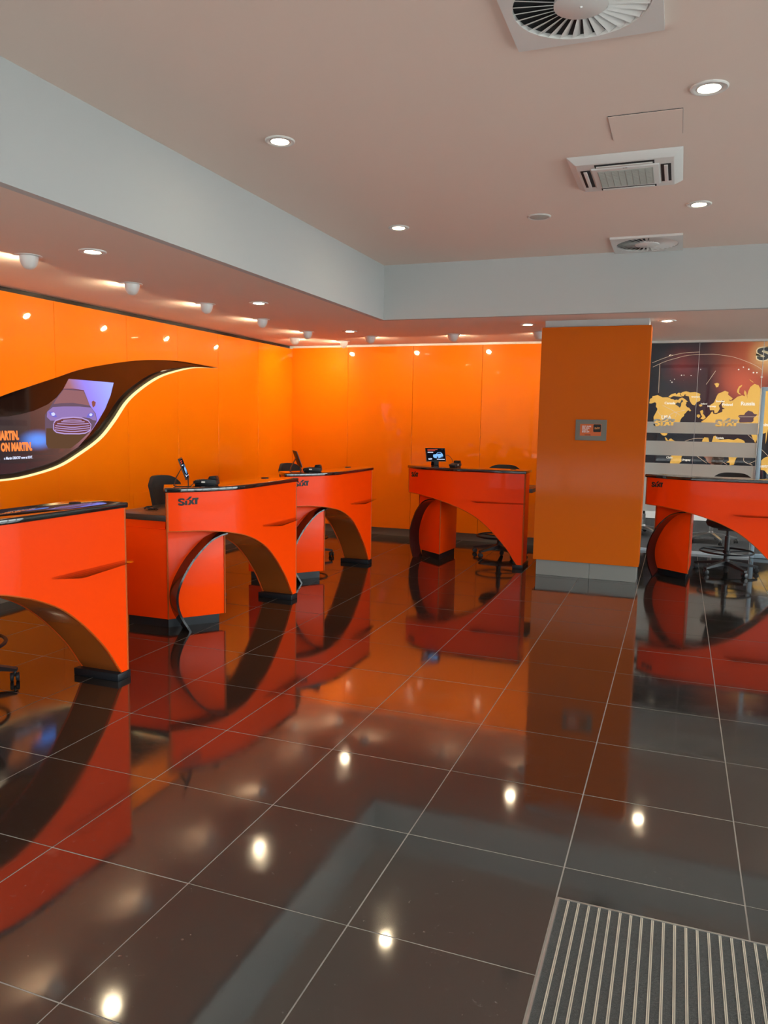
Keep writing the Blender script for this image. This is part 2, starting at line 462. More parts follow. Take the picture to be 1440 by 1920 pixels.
# ---- floor: grout bed with single polished tiles
floor = struct(MB().box(XL - 0.1, XR + 0.1, YF - 0.05, YG + 0.03, -0.06, -0.0012).build('floor', 'grout'))
T = 0.6; G = 0.0026
MATX0, MATX1, MATY1, MATY0 = 0.004, 1.206, 0.405, -2.4
def tile_mesh(w, d):
    return MB().box(G, w - G, G, d - G, -0.012, 0.0)
full_me = None
rest = MB()
for i in range(-9, 9):
    for j in range(-6, 14):
        x0, x1, y0, y1 = i * T, (i + 1) * T, j * T, (j + 1) * T
        x0 = max(x0, XL - 0.05); x1 = min(x1, XR); y0 = max(y0, YF); y1 = min(y1, YG)
        if x1 - x0 < 0.02 or y1 - y0 < 0.02: continue
        if x0 >= -0.01 and x1 <= 1.21:
            if y1 <= MATY1 and y0 >= MATY0 - 0.01: continue
            if y0 < MATY1 < y1: y0 = MATY1
        visible = (-0.35 * (x1 - 0.3) + 0.93 * (y1 + 2.13) > 1.2) and (j >= -2) and (i <= 2) and (x1 - 0.3) > -1.05 * (y1 + 2.13) - 0.8
        if not visible:
            rest.box(x0 + G, x1 - G, y0 + G, y1 - G, -0.012, 0.0); continue
        if abs(x1 - x0 - T) < 1e-6 and abs(y1 - y0 - T) < 1e-6:
            if full_me is None:
                o = tile_mesh(T, T).build('tile', 'floor_tile', floor); full_me = o.data
            else: o = obj('tile', full_me, floor)
        else:
            o = tile_mesh(x1 - x0, y1 - y0).build('tile', 'floor_tile', floor)
        o.location = (x0, y0, random.uniform(-0.0004, 0.0004))
r = rest.build('tile_field', 'floor_tile', floor); r['kind'] = 'stuff'

# ---- ceilings
ceiling = struct(MB().box(XB - 0.06, XR, YF, YBK + 0.06, ZC, ZC + 0.08).build('ceiling', 'ceiling_warm_bounce'))
MB().box(XL - 0.1, XB - 0.06, YF, YG + 0.06, ZS, ZS + 0.06).box(XB - 0.06, XR, YBK + 0.06, YG + 0.06, ZS, ZS + 0.06).build('soffit', 'ceiling_warm_bounce', ceiling)
MB().box(XB - 0.06, XB, YF, YBK + 0.06, ZS, ZC - 0.0005).build('bulkhead', 'white_cool_dimmed', ceiling)
MB().box(XB, XR, YBK, YBK + 0.06, ZS, ZC - 0.0005).build('bulkhead', 'white_cool_dimmed', ceiling)

# ---- left wall: dark backing, separate glossy panels with a leaf-shaped opening
CONTINENTS = [[(-0.21, 1.994), (-0.203, 2.067), (-0.168, 2.09), (-0.164, 2.117), (-0.079, 2.136), (-0.001, 2.097), (0.082, 2.1), (0.118, 2.088), (0.141, 2.069), (0.184, 2.065), (0.199, 2.05), (0.227, 2.062), (0.256, 2.053), (0.276, 2.077), (0.318, 2.096), (0.362, 2.07), (0.41, 2.029), (0.386, 2.016), (0.391, 1.995), (0.378, 1.971), (0.405, 1.935), (0.441, 1.92), (0.472, 1.876), (0.451, 1.864), (0.429, 1.883), (0.409, 1.867), (0.389, 1.837), (0.366, 1.814), (0.364, 1.784), (0.33, 1.753), (0.311, 1.715), (0.306, 1.681), (0.317, 1.609), (0.203, 1.603), (0.156, 1.538), (0.113, 1.476), (0.103, 1.453), (0.068, 1.44), (0.031, 1.451), (0.004, 1.477), (-0.054, 1.541), (-0.087, 1.61), (-0.117, 1.686), (-0.128, 1.762), (-0.099, 1.824), (-0.073, 1.885), (-0.074, 1.908), (-0.098, 1.938), (-0.093, 1.991), (-0.116, 2.014), (-0.18, 1.991)], [(0.076, 1.421), (0.106, 1.399), (0.122, 1.369), (0.152, 1.362), (0.145, 1.35), (0.094, 1.36)], [(0.145, 1.35), (0.15, 1.385), (0.179, 1.397), (0.216, 1.367), (0.268, 1.342), (0.372, 1.276), (0.398, 1.2), (0.371, 1.104), (0.36, 1.054), (0.369, 1.009), (0.339, 0.977), (0.308, 0.891), (0.286, 0.775), (0.226, 0.811), (0.182, 0.968), (0.198, 1.049), (0.195, 1.103), (0.139, 1.193), (0.128, 1.269)], [(0.095, 2.11), (0.143, 2.152), (0.206, 2.171), (0.222, 2.145), (0.249, 2.175), (0.285, 2.175), (0.279, 2.145), (0.31, 2.107), (0.224, 2.115), (0.181, 2.122), (0.125, 2.095)], [(0.285, 2.16), (0.319, 2.19), (0.375, 2.202), (0.433, 2.187), (0.399, 2.153), (0.35, 2.145), (0.344, 2.123), (0.309, 2.115)], [(0.365, 2.13), (0.392, 2.16), (0.433, 2.183), (0.517, 2.191), (0.56, 2.176), (0.603, 2.157), (0.591, 2.116), (0.608, 2.079), (0.603, 2.042), (0.555, 2.019), (0.523, 1.966), (0.48, 1.981), (0.441, 2.041), (0.423, 2.116)], [(0.586, 1.974), (0.613, 1.982), (0.642, 1.975), (0.643, 1.952), (0.609, 1.945)], [(0.613, 1.87), (0.654, 1.889), (0.666, 1.855), (0.657, 1.833), (0.695, 1.788), (0.711, 1.759), (0.671, 1.728), (0.628, 1.742), (0.653, 1.78), (0.63, 1.817)], [(0.566, 1.779), (0.571, 1.809), (0.602, 1.817), (0.625, 1.787), (0.599, 1.753)], [(0.641, 1.691), (0.704, 1.736), (0.734, 1.771), (0.78, 1.824), (0.79, 1.851), (0.809, 1.868), (0.828, 1.825), (0.869, 1.821), (0.916, 1.843), (0.963, 1.861), (0.96, 1.905), (1.0, 1.914), (0.958, 1.935), (0.943, 1.982), (0.975, 2.052), (0.951, 2.051), (0.93, 1.999), (0.9, 1.965), (0.92, 1.913), (0.891, 1.852), (0.844, 1.834), (0.833, 1.886), (0.768, 1.885), (0.755, 1.963), (0.825, 2.016), (0.859, 2.12), (0.88, 2.163), (0.919, 2.181), (0.981, 2.211), (1.038, 2.19), (1.033, 2.147), (1.109, 2.087), (1.083, 2.048), (1.054, 2.069), (1.068, 2.039), (1.111, 2.052), (1.141, 2.078), (1.178, 2.113), (1.248, 2.139), (1.296, 2.122), (1.273, 2.173), (1.282, 2.224), (1.307, 2.19), (1.334, 2.08), (1.326, 2.139), (1.338, 2.207), (1.364, 2.276), (1.424, 2.327), (1.487, 2.301), (1.514, 2.25), (1.545, 2.255), (1.637, 2.259), (1.826, 2.293), (2.134, 2.218), (2.289, 2.135), (2.258, 2.052), (2.071, 2.05), (2.045, 1.882), (1.94, 1.754), (1.875, 1.584), (1.721, 1.581), (1.674, 1.589), (1.663, 1.409), (1.652, 1.34), (1.647, 1.528), (1.61, 1.51), (1.56, 1.552), (1.529, 1.491), (1.519, 1.405), (1.499, 1.349), (1.45, 1.438), (1.423, 1.498), (1.335, 1.522), (1.254, 1.555), (1.213, 1.571), (1.09, 1.621), (1.042, 1.62), (0.881, 1.617), (0.768, 1.615), (0.685, 1.648)], [(0.674, 1.35), (0.684, 1.394), (0.71, 1.43), (0.772, 1.422), (0.788, 1.352), (0.736, 1.334)], [(0.851, 1.45), (0.883, 1.46), (0.91, 1.408), (0.96, 1.392), (1.088, 1.408), (1.168, 1.392), (1.222, 1.424), (1.279, 1.408), (1.328, 1.383), (1.383, 1.272), (1.325, 1.184), (1.265, 1.121), (1.22, 1.085), (1.195, 0.979), (1.131, 0.968), (1.128, 1.012), (1.072, 1.014), (1.118, 1.047), (1.107, 1.099), (1.003, 1.218), (0.889, 1.232), (0.826, 1.336)], [(1.171, 2.233), (1.191, 2.284), (1.237, 2.31), (1.238, 2.293), (1.201, 2.25), (1.198, 2.182), (1.239, 2.147), (1.199, 2.156), (1.165, 2.19)], [(0.806, 2.327), (0.853, 2.344), (0.886, 2.327), (0.873, 2.275), (0.842, 2.267), (0.823, 2.31)], [(1.337, 2.403), (1.398, 2.361), (1.407, 2.344), (1.358, 2.378)], [(1.611, 0.908), (1.608, 1.063), (1.644, 1.107), (1.705, 1.135), (1.827, 1.156), (1.987, 1.076), (2.037, 0.907), (1.931, 0.774), (1.773, 0.81), (1.717, 0.842), (1.666, 0.901)]]
STEPPE = [(1.206, 1.795), (1.237, 1.813), (1.3, 1.814), (1.314, 1.848), (1.358, 1.887), (1.422, 1.867), (1.448, 1.833), (1.503, 1.825), (1.445, 1.764), (1.448, 1.713), (1.418, 1.691), (1.237, 1.688), (1.227, 1.718), (1.241, 1.753)]
HUDSON = [(0.211, 1.982), (0.244, 2.013), (0.287, 2.002), (0.312, 2.062), (0.339, 2.036), (0.309, 2.002), (0.308, 1.957), (0.288, 1.923), (0.262, 1.949)]
MAP_LINES = [[(-0.064, 1.858), (-0.002, 1.787), (0.12, 1.796), (0.221, 1.846), (0.299, 1.794)], [(0.01, 1.962), (0.221, 1.846), (0.229, 1.767)], [(0.221, 1.846), (0.379, 1.886)], [(-0.2, 2.685), (-0.013, 2.762), (0.17, 2.819), (0.352, 2.85), (0.554, 2.858)], [(-0.185, 2.613), (-0.009, 2.698), (0.173, 2.756), (0.355, 2.802), (0.557, 2.818)], [(0.55, 2.816), (0.776, 2.817), (0.937, 2.793), (1.097, 2.762), (1.339, 2.666), (1.46, 2.601), (1.533, 2.546)], [(-0.073, 2.673), (-0.07, 2.174)], [(1.215, 1.782), (1.537, 1.787)], [(0.685, 2.319), (0.817, 2.542)], [(0.403, 1.357), (0.542, 1.402), (0.69, 1.409)], [(0.606, 1.108), (0.771, 0.992)], [(1.376, 1.488), (1.468, 1.404)], [(1.015, 1.026), (1.091, 0.976)], [(1.338, 1.106), (1.354, 1.037), (1.48, 0.981)], [(1.604, 1.244), (1.704, 1.144)], [(1.431, 1.005), (1.545, 1.07)]]
MAP_LABELS = [('Canada', 0.038, 1.981, 0.042), ('USA', -0.0, 1.724, 0.064), ('Greenland', 0.462, 2.099, 0.023), ('Iceland', 0.617, 1.982, 0.026), ('Russia', 1.235, 1.974, 0.062), ('Finland', 0.95, 1.963, 0.042), ('Sweden', 0.853, 2.023, 0.031), ('Norway', 0.724, 1.94, 0.029), ('Chile', 0.118, 1.054, 0.034), ('Uruguay', 0.371, 1.024, 0.03), ('Tunisia', 0.882, 1.409, 0.033), ('China', 1.531, 1.635, 0.052), ('Australia', 1.555, 0.953, 0.052)]
MAP_STARS = [(0.285, 2.471, 0.011), (0.324, 2.473, 0.007), (0.437, 2.467, 0.008), (0.139, 2.355, 0.01), (0.177, 2.406, 0.007), (0.112, 2.383, 0.006), (0.582, 2.568, 0.008), (1.169, 2.561, 0.012), (1.238, 2.599, 0.01), (1.321, 2.564, 0.013), (1.396, 2.509, 0.013), (1.447, 2.508, 0.011), (1.525, 2.436, 0.017)]
MAP_GLOW = [(1.242, 2.352), (1.446, 2.808)]
MAP_LOGO = [(1.43, 2.707), (1.587, 2.898)]
LEAF_TOP = [(1.05, 1.1), (1.5, 1.27), (2.0, 1.44), (2.4, 1.588), (2.839, 1.751), (3.187, 1.859), (3.471, 1.944), (3.777, 2.036), (4.145, 2.112), (4.547, 2.178), (4.898, 2.215), (5.31, 2.237), (5.654, 2.234), (6.082, 2.221), (6.13, 2.216)]
LEAF_BOTTOM = [(1.05, 1.1), (1.5, 1.068), (2.0, 1.05), (2.4, 1.045), (2.804, 1.048), (3.091, 1.064), (3.469, 1.131), (3.745, 1.236), (4.043, 1.383), (4.255, 1.557), (4.45, 1.749), (4.681, 1.894), (4.985, 2.032), (5.308, 2.119), (5.653, 2.183), (6.0, 2.207), (6.13, 2.216)]
SCREEN_OUTLINE = [(1.9, 1.6), (2.4, 1.58), (2.831, 1.584), (2.97, 1.588), (3.116, 1.611), (3.269, 1.645), (3.428, 1.704), (3.54, 1.771), (3.621, 1.847), (3.695, 1.947), (4.315, 1.944), (4.264, 1.814), (4.181, 1.68), (4.074, 1.556), (3.945, 1.427), (3.783, 1.302), (3.606, 1.207), (3.404, 1.143), (3.193, 1.109), (2.995, 1.101), (2.807, 1.099), (2.4, 1.09), (1.9, 1.1)]
CAR_BODY = [(3.391, 1.344), (3.384, 1.504), (3.389, 1.61), (3.419, 1.642), (3.486, 1.719), (3.517, 1.752), (3.624, 1.85), (3.888, 1.851), (3.963, 1.709), (3.995, 1.676), (4.043, 1.631), (4.057, 1.562), (4.014, 1.504), (3.937, 1.441), (3.805, 1.358), (3.693, 1.299), (3.426, 1.306)]
CAR_WINDSHIELD = [(3.493, 1.708), (3.539, 1.763), (3.624, 1.845), (3.883, 1.842), (3.963, 1.706), (3.741, 1.726), (3.589, 1.719)]
CAR_HOOD = [(3.415, 1.637), (3.485, 1.681), (3.625, 1.69), (3.818, 1.694), (3.979, 1.687), (4.039, 1.625), (4.049, 1.562), (3.999, 1.567), (3.959, 1.584), (3.854, 1.594), (3.736, 1.596), (3.614, 1.586), (3.531, 1.558), (3.451, 1.558), (3.409, 1.589)]
CAR_LOWER = [(3.391, 1.344), (3.398, 1.488), (3.469, 1.488), (3.49, 1.456), (3.615, 1.436), (3.808, 1.434), (3.937, 1.447), (3.805, 1.358), (3.693, 1.299), (3.411, 1.306)]
CAR_GRILLE = [(3.493, 1.531), (3.516, 1.553), (3.598, 1.575), (3.736, 1.585), (3.845, 1.58), (3.933, 1.555), (3.965, 1.521), (3.954, 1.47), (3.889, 1.447), (3.808, 1.441), (3.615, 1.444), (3.519, 1.458), (3.491, 1.477)]
CAR_MIRROR = [(3.991, 1.744), (4.014, 1.756), (4.047, 1.74), (4.038, 1.708), (4.008, 1.688), (3.996, 1.71)]
CAR_LIGHTL = [(3.429, 1.637), (3.469, 1.638), (3.511, 1.617), (3.536, 1.591), (3.503, 1.588), (3.453, 1.606)]
CAR_LIGHTR = [(3.91, 1.589), (3.936, 1.624), (3.977, 1.641), (4.018, 1.63), (4.009, 1.602), (3.959, 1.59)]
CAR_GLOWL = [(3.461, 1.627), (3.494, 1.633), (3.511, 1.617), (3.496, 1.601), (3.467, 1.603)]
CAR_GLOWR = [(3.952, 1.624), (3.977, 1.633), (3.997, 1.622), (3.98, 1.604), (3.955, 1.607)]
CAR_ROOFEDGE = [(3.625, 1.853), (3.747, 1.859), (3.888, 1.851), (3.883, 1.842), (3.746, 1.851), (3.623, 1.846)]
CAR_FLARE = [(3.112, 1.386), (3.289, 1.42), (3.381, 1.435), (3.391, 1.344), (3.286, 1.331), (3.184, 1.359)]
CAR_BARS = [[(3.605, 1.561), (3.727, 1.565), (3.845, 1.563)], [(3.582, 1.548), (3.726, 1.546), (3.884, 1.549)], [(3.53, 1.531), (3.726, 1.525), (3.94, 1.533)], [(3.507, 1.512), (3.724, 1.497), (3.952, 1.513)], [(3.499, 1.493), (3.724, 1.479), (3.955, 1.493)], [(3.498, 1.474), (3.723, 1.457), (3.955, 1.473)]]
SCREEN_TEXT = [(3.078, 1.393), (3.082, 1.466), (3.22, 1.297), (3.223, 1.365), (3.224, 1.224), (3.225, 1.246)]

wall_left = struct(MB().box(XL - 0.16, XL - 0.09, YF, YG, 0, ZS).box(XL - 0.09, XL - 0.045, YF, YB, ZS - 0.05, ZS).build('wall_left', 'bezel_black'))
leaf_t = resample(LEAF_TOP, 90); leaf_b = resample(LEAF_BOTTOM, 90)
def zi(curve, y): return float(np.interp(y, [p[0] for p in curve], [p[1] for p in curve]))
ZP0, ZP1 = 0.108, 2.622
seams_l = [YF, -2.4, -1.43, -0.46, 0.51, 1.50, 2.48, 3.47, 4.45, 5.31, 6.13, 7.10, YB + 0.02]
LX = lambda a, b, c: (c, a, b)
def left_panel(poly):
    MB().prism(poly, XL - 0.045, XL, LX).build('wall_panel', 'wall_orange', wall_left, bevel=0.0015, seg=1)
for y0, y1 in zip(seams_l[:-1], seams_l[1:]):
    a, b = y0 + 0.0017, y1 - 0.0017
    if b <= LEAF_TOP[0][0] or a >= LEAF_TOP[-1][0] - 0.01:
        left_panel([(a, ZP0), (b, ZP0), (b, ZP1), (a, ZP1)]); continue
    ys = [a] + [y for y in np.linspace(a, b, 26)[1:-1]] + [b]
    up = [(y, zi(leaf_t, y) if y > LEAF_TOP[0][0] else LEAF_TOP[0][1]) for y in ys]
    lo = [(y, zi(leaf_b, y) if y > LEAF_TOP[0][0] else LEAF_TOP[0][1]) for y in ys]
    left_panel([(a, ZP0), (b, ZP0)] + lo[::-1])
    left_panel(up + [(b, ZP1), (a, ZP1)])
struct(MB().box(XL - 0.09, XL - 0.035, YF, YB + 0.03, 0, ZP0 - 0.003).build('baseboard_left', 'plinth_grey'))
# small flush flap low on the left wall
MB().box(XL - 0.001, XL + 0.004, 4.505, 5.0, 0.665, 0.81).build('access_flap', 'wall_orange', wall_left, bevel=0.001, seg=1)
# lit rim of the lower panels along the leaf opening
rim = MB(); c = [[], [], [], []]
for (y, z), (y2, z2) in zip(leaf_b[:-1], leaf_b[1:]):
    n = Vector((y2 - y, z2 - z)).normalized(); n = Vector((-n.y, n.x))
    w_ = 0.0115 if y < 5.4 else max(0.0008, 0.0115 * (1 - (y - 5.4) / 0.62))
    c[0].append((XL - 0.044, y, z)); c[1].append((XL + 0.0015, y, z)); c[2].append((XL + 0.0015, y + n.x * w_, z + n.y * w_)); c[3].append((XL - 0.044, y + n.x * w_, z + n.y * w_))
rim.sweep4(*c).build('light_rim', 'led_strip', wall_left)

# ---- back wall
wall_back = struct(MB().box(XL - 0.1, -0.17, YB + 0.045, YB + 0.12, 0, ZS).build('wall_back', 'white_enamel'))
seams_b = [XL + 0.001, -4.12, -3.152, -2.185, -1.215, -0.245, -0.17]
for x0, x1 in zip(seams_b[:-1], seams_b[1:]):
    MB().box(x0 + 0.0017, x1 - 0.0017, YB, YB + 0.045, ZP0, 2.632).build('wall_panel', 'wall_orange', wall_back, bevel=0.0015, seg=1)
struct(MB().box(XL - 0.03, -0.17, YB + 0.03, YB + 0.046, 0, ZP0 - 0.003).build('baseboard_back', 'plinth_grey'))
MB().box(-0.17, -0.105, YB, YG + 0.03, 0, ZS).build('return_wall', 'white_cool_dimmed', wall_back)

# ---- clad column
column = struct(empty('column', (-0.545, 6.25, 0)))
tag(column, 'square floor-to-ceiling column clad in a satin orange panel', 'column')
cx, cy = -0.545, 6.25
MB().box(-1.085 - cx, -0.01 - cx, 6.10 - cy, 6.118 - cy, 0.168, 2.593).build('front_panel', 'column_orange', column, bevel=0.002, seg=1)
MB().box(-1.085 - cx, -1.067 - cx, 6.119 - cy, 6.36 - cy, 0.168, 2.593).build('side_panel', 'column_orange', column, bevel=0.002, seg=1)
MB().box(-0.028 - cx, -0.01 - cx, 6.119 - cy, 6.36 - cy, 0.168, 2.593).build('side_panel', 'column_orange', column, bevel=0.002, seg=1)
MB().box(-1.06 - cx, -0.035 - cx, 6.15 - cy, 6.42 - cy, 0.166, ZS).build('core', 'white_cool_dimmed', column)
MB().box(-1.055 - cx, -0.50 - cx, 6.128 - cy, 6.355 - cy, 0.0, 0.166).build('plinth', 'column_plinth', column, bevel=0.002, seg=1)
MB().box(-0.499 - cx, -0.03 - cx, 6.128 - cy, 6.355 - cy, 0.0, 0.166).build('plinth', 'column_plinth', column, bevel=0.002, seg=1)

# ---- glass partition with frosted bands
win = struct(empty('window_1', (0, YG, 0)))
panes = [(-0.103, 0.478), (0.482, 1.196)]
for x0, x1 in panes:
    MB().box(x0, x1, -0.005, 0.005, 0.03, 2.64).build('pane', 'clear_glass', win)
MB().box(-0.105, XR, -0.03, 0.03, 2.64, ZS).build('head_rail', 'white_enamel', win)
MB().box(-0.105, 1.20, -0.025, 0.025, 0.0, 0.03).build('floor_rail', 'rail_light', win)
MB().box(0.4785, 0.4815, -0.006, 0.006, 0.03, 2.64).build('joint', 'aluminium', win)
MB().box(1.197, 1.203, -0.008, 0.008, 0.03, 2.64).build('joint', 'aluminium', win)
MB().box(2.16, 2.17, -0.008, 0.008, 0.03, 2.64).build('joint', 'aluminium', win)
MB().box(1.204, 2.159, -0.005, 0.005, 2.10, 2.64).build('pane', 'clear_glass', win)
for k in range(3):
    a = 2.171 + k * 1.076
    MB().box(a, a + 1.073, -0.005, 0.005, 0.03, 2.64).build('pane', 'clear_glass', win)
MB().box(2.17, XR, -0.025, 0.025, 0.0, 0.03).build('floor_rail', 'rail_light', win)
bands = [(1.518, 1.658), (1.236, 1.418), (0.515, 1.137)]
def inside(p, poly):
    x, y = p; c = False; n = len(poly)
    for i in range(n):
        (x1, y1), (x2, y2) = poly[i], poly[i - 1]
        if (y1 > y) != (y2 > y) and x < (x2 - x1) * (y - y1) / (y2 - y1) + x1: c = not c
    return c
LW = 0.255
logo_at = [(-0.012, 1.600), (0.712, 1.605)]
for (x0, x1), (lx, lz) in zip(panes, logo_at):
    polys = [[(lx + a * LW, lz + b * LW) for a, b in p] for p in LOGO]
    for bi, (z0, z1) in enumerate(bands):
        m = MB()
        if bi == 0:
            cell = 0.003
            za = lz - 0.004
            m.box(x0, x1, -0.0075, -0.0055, z0, za)
            m.box(x0, lx - 0.006, -0.0075, -0.0055, za, z1); m.box(lx + LW + 0.006, x1, -0.0075, -0.0055, za, z1)
            z = za
            zt = lz + 0.445 * LW
            while z < zt:
                zc = z + cell / 2; below = zc < z1; x = lx - 0.006; start = None
                while x < lx + LW + 0.006 + cell:
                    ins = any(inside((x, zc), p) for p in polys)
                    fill = (not ins) if below else ins
                    if x >= lx + LW + 0.006: fill = False
                    if fill and start is None: start = x
                    if not fill and start is not None:
                        m.box(start, x, -0.0075, -0.0055, z, min(z + cell, z1) if below else z + cell); start = None
                    x += cell
                z += cell
        else:
            m.box(x0, x1, -0.0075, -0.0055, z0, z1)
        m.build('frosted_band', 'frosted_film', win)

# ---- glass door with pale metal frame
door = struct(empty('door_1', (1.21, YG, 0)))
W_, H_ = 0.94, 2.092
MB().box(0, 0.042, -0.025, 0.025, 0.004, H_).build('stile', 'aluminium_blue', door, bevel=0.003)
MB().box(W_ - 0.042, W_, -0.025, 0.025, 0.004, H_).build('stile', 'aluminium_blue', door, bevel=0.003)
MB().box(0.042, W_ - 0.042, -0.025, 0.025, H_ - 0.045, H_).build('top_rail', 'aluminium_blue', door, bevel=0.003)
MB().box(0.042, W_ - 0.042, -0.025, 0.025, 0.004, 0.05).build('bottom_rail', 'aluminium_blue', door, bevel=0.003)
MB().box(0.042, W_ - 0.042, -0.004, 0.004, 0.05, H_ - 0.045).build('pane', 'clear_glass', door)
MB().tube([(W_ - 0.021, -0.025, 1.0), (W_ - 0.021, -0.07, 1.0), (W_ - 0.15, -0.07, 1.0)], 0.009, 10).build('handle', 'chrome', door, smooth=40)

# ---- back office shell behind the glass
struct(MB().box(-1.6, XR, YG + 0.03, YO + 0.1, -0.05, 0.0).build('floor_office', 'carpet'))
struct(MB().box(-1.6, XR, YO, YO + 0.1, 0, 3.6).build('wall_office', 'office_white'))
struct(MB().box(-1.7, -1.6, YG - 0.18, YO + 0.1, 0, 3.6).build('wall_office_left', 'office_white'))
struct(MB().box(XR, XR + 0.1, YG + 0.03, YO + 0.1, 0, 3.6).build('wall_office_right', 'office_white'))
struct(MB().box(-1.7, XR + 0.1, YG + 0.06, YO + 0.1, 3.5, 3.6).build('ceiling_office', 'office_white'))
struct(MB().box(-1.7, XR + 0.1, YG + 0.031, YG + 0.1, ZS, 3.6).build('wall_office_front', 'office_white'))

# ---- street side: glazed facades behind and to the right of the camera
def facade(name, along, length, height, n, loc, rz):
    e = struct(empty(name, loc, rz))
    w = length / n
    MB().box(0, length, -0.05, 0.05, 0, 0.08).build('sill_rail', 'black_satin', e)
    MB().box(0, length, -0.05, 0.05, height - 0.08, height).build('head_rail', 'black_satin', e)
    for k in range(n + 1):
        MB().box(max(0, k * w - 0.035), min(length, k * w + 0.035), -0.06, 0.06, 0.08, height - 0.08).build('mullion', 'black_satin', e)
    for k in range(n):
        MB().box(k * w + 0.036, (k + 1) * w - 0.036, -0.004, 0.004, 0.08, height - 0.08).build('pane', 'window_glass', e)
    return e
facade('window_2', 'x', XR - XL, ZC, 7, (XL, YF, 0), 0)
facade('window_3', 'y', YG - YF - 0.1, ZS, 8, (XR, YF + 0.06, 0), PI / 2)
struct(MB().box(XR - 0.06, XR + 0.06, YF, YG, ZS, ZC + 0.1).build('wall_right', 'white_cool_dimmed'))
portal('daylight_portal_front', (0.2, YF - 0.12, 1.6), (PI / 2, 0, 0), 10.3, 3.1)
portal('daylight_portal_right', (XR + 0.12, 2.5, 1.33), (PI / 2, 0, PI / 2), 11.5, 2.6)
struct(MB().box(-30, 40, -40, YF - 0.1, -0.12, -0.04).box(XR + 0.11, 40, YF - 0.1, 30, -0.12, -0.04).build('floor_pavement', 'pavement'))

# unseen block added across the street to keep sky reflections off the glass
blk = empty('added_street_block', (2, -24, 0)); tag(blk, 'added dark brick block across the street, out of view, blocking sky from the glass', 'building')
MB().box(-20, 20, -4, 0, -0.05, 6.6).build('wall', 'brick_dark', blk)
for k in range(12):
    for q in range(2):
        w = MB().box(-1.1, 1.1, 0.001, 0.06, 0, 2.0).build('window', 'window_dark', blk); w.location = (-18.2 + k * 3.3, 0, 1.0 + q * 3.3)

# ================================================================== SERVICE COUNTERS
# local frame: x runs along the counter (0 = customer's right end, negative to the left), y goes back to the clerk, z up
R_, S0, TH = 0.85, 0.78, math.radians(51)
A_END = S0 + R_ * TH
def plan(a, off=0.0):
    if a <= S0: return (-a, off)
    th = (a - S0) / R_
    s = -S0 - R_ * math.sin(th); d = R_ * (1 - math.cos(th))
    return (s + off * math.sin(th), d + off * math.cos(th))
def a_of_s(s):
    s = -s
    return s if s <= S0 else S0 + R_ * math.asin(min(1, (s - S0) / R_))
ARCH = [(0.055, 0.046), (0.085, 0.085), (0.118, 0.135), (0.185, 0.228), (0.285, 0.337), (0.39, 0.437), (0.53, 0.545), (0.70, 0.630), (0.845, 0.683), (0.94, 0.709), (1.07, 0.737), (1.2, 0.756), (1.29, 0.764), (1.46, 0.766)]
_ar = resample(ARCH, 70)
arch_a = [a_of_s(-p[0]) for p in _ar]; arch_z = [p[1] for p in _ar]
def archz(a): return 0.046 if a < arch_a[0] else float(np.interp(a, arch_a, arch_z))
ZT = 1.056
DEPTH = 0.31
AS = [0.0] + [a for a in arch_a if a < A_END - 0.004] + [A_END]
P3 = lambda a, off, z: (*plan(a, off), z)

def curved_sheet(o0, o1, top=ZT, zb=archz, As=AS):
    return MB().sweep4([P3(a, o0, zb(a)) for a in As], [P3(a, o1, zb(a)) for a in As], [P3(a, o1, top) for a in As], [P3(a, o0, top) for a in As])

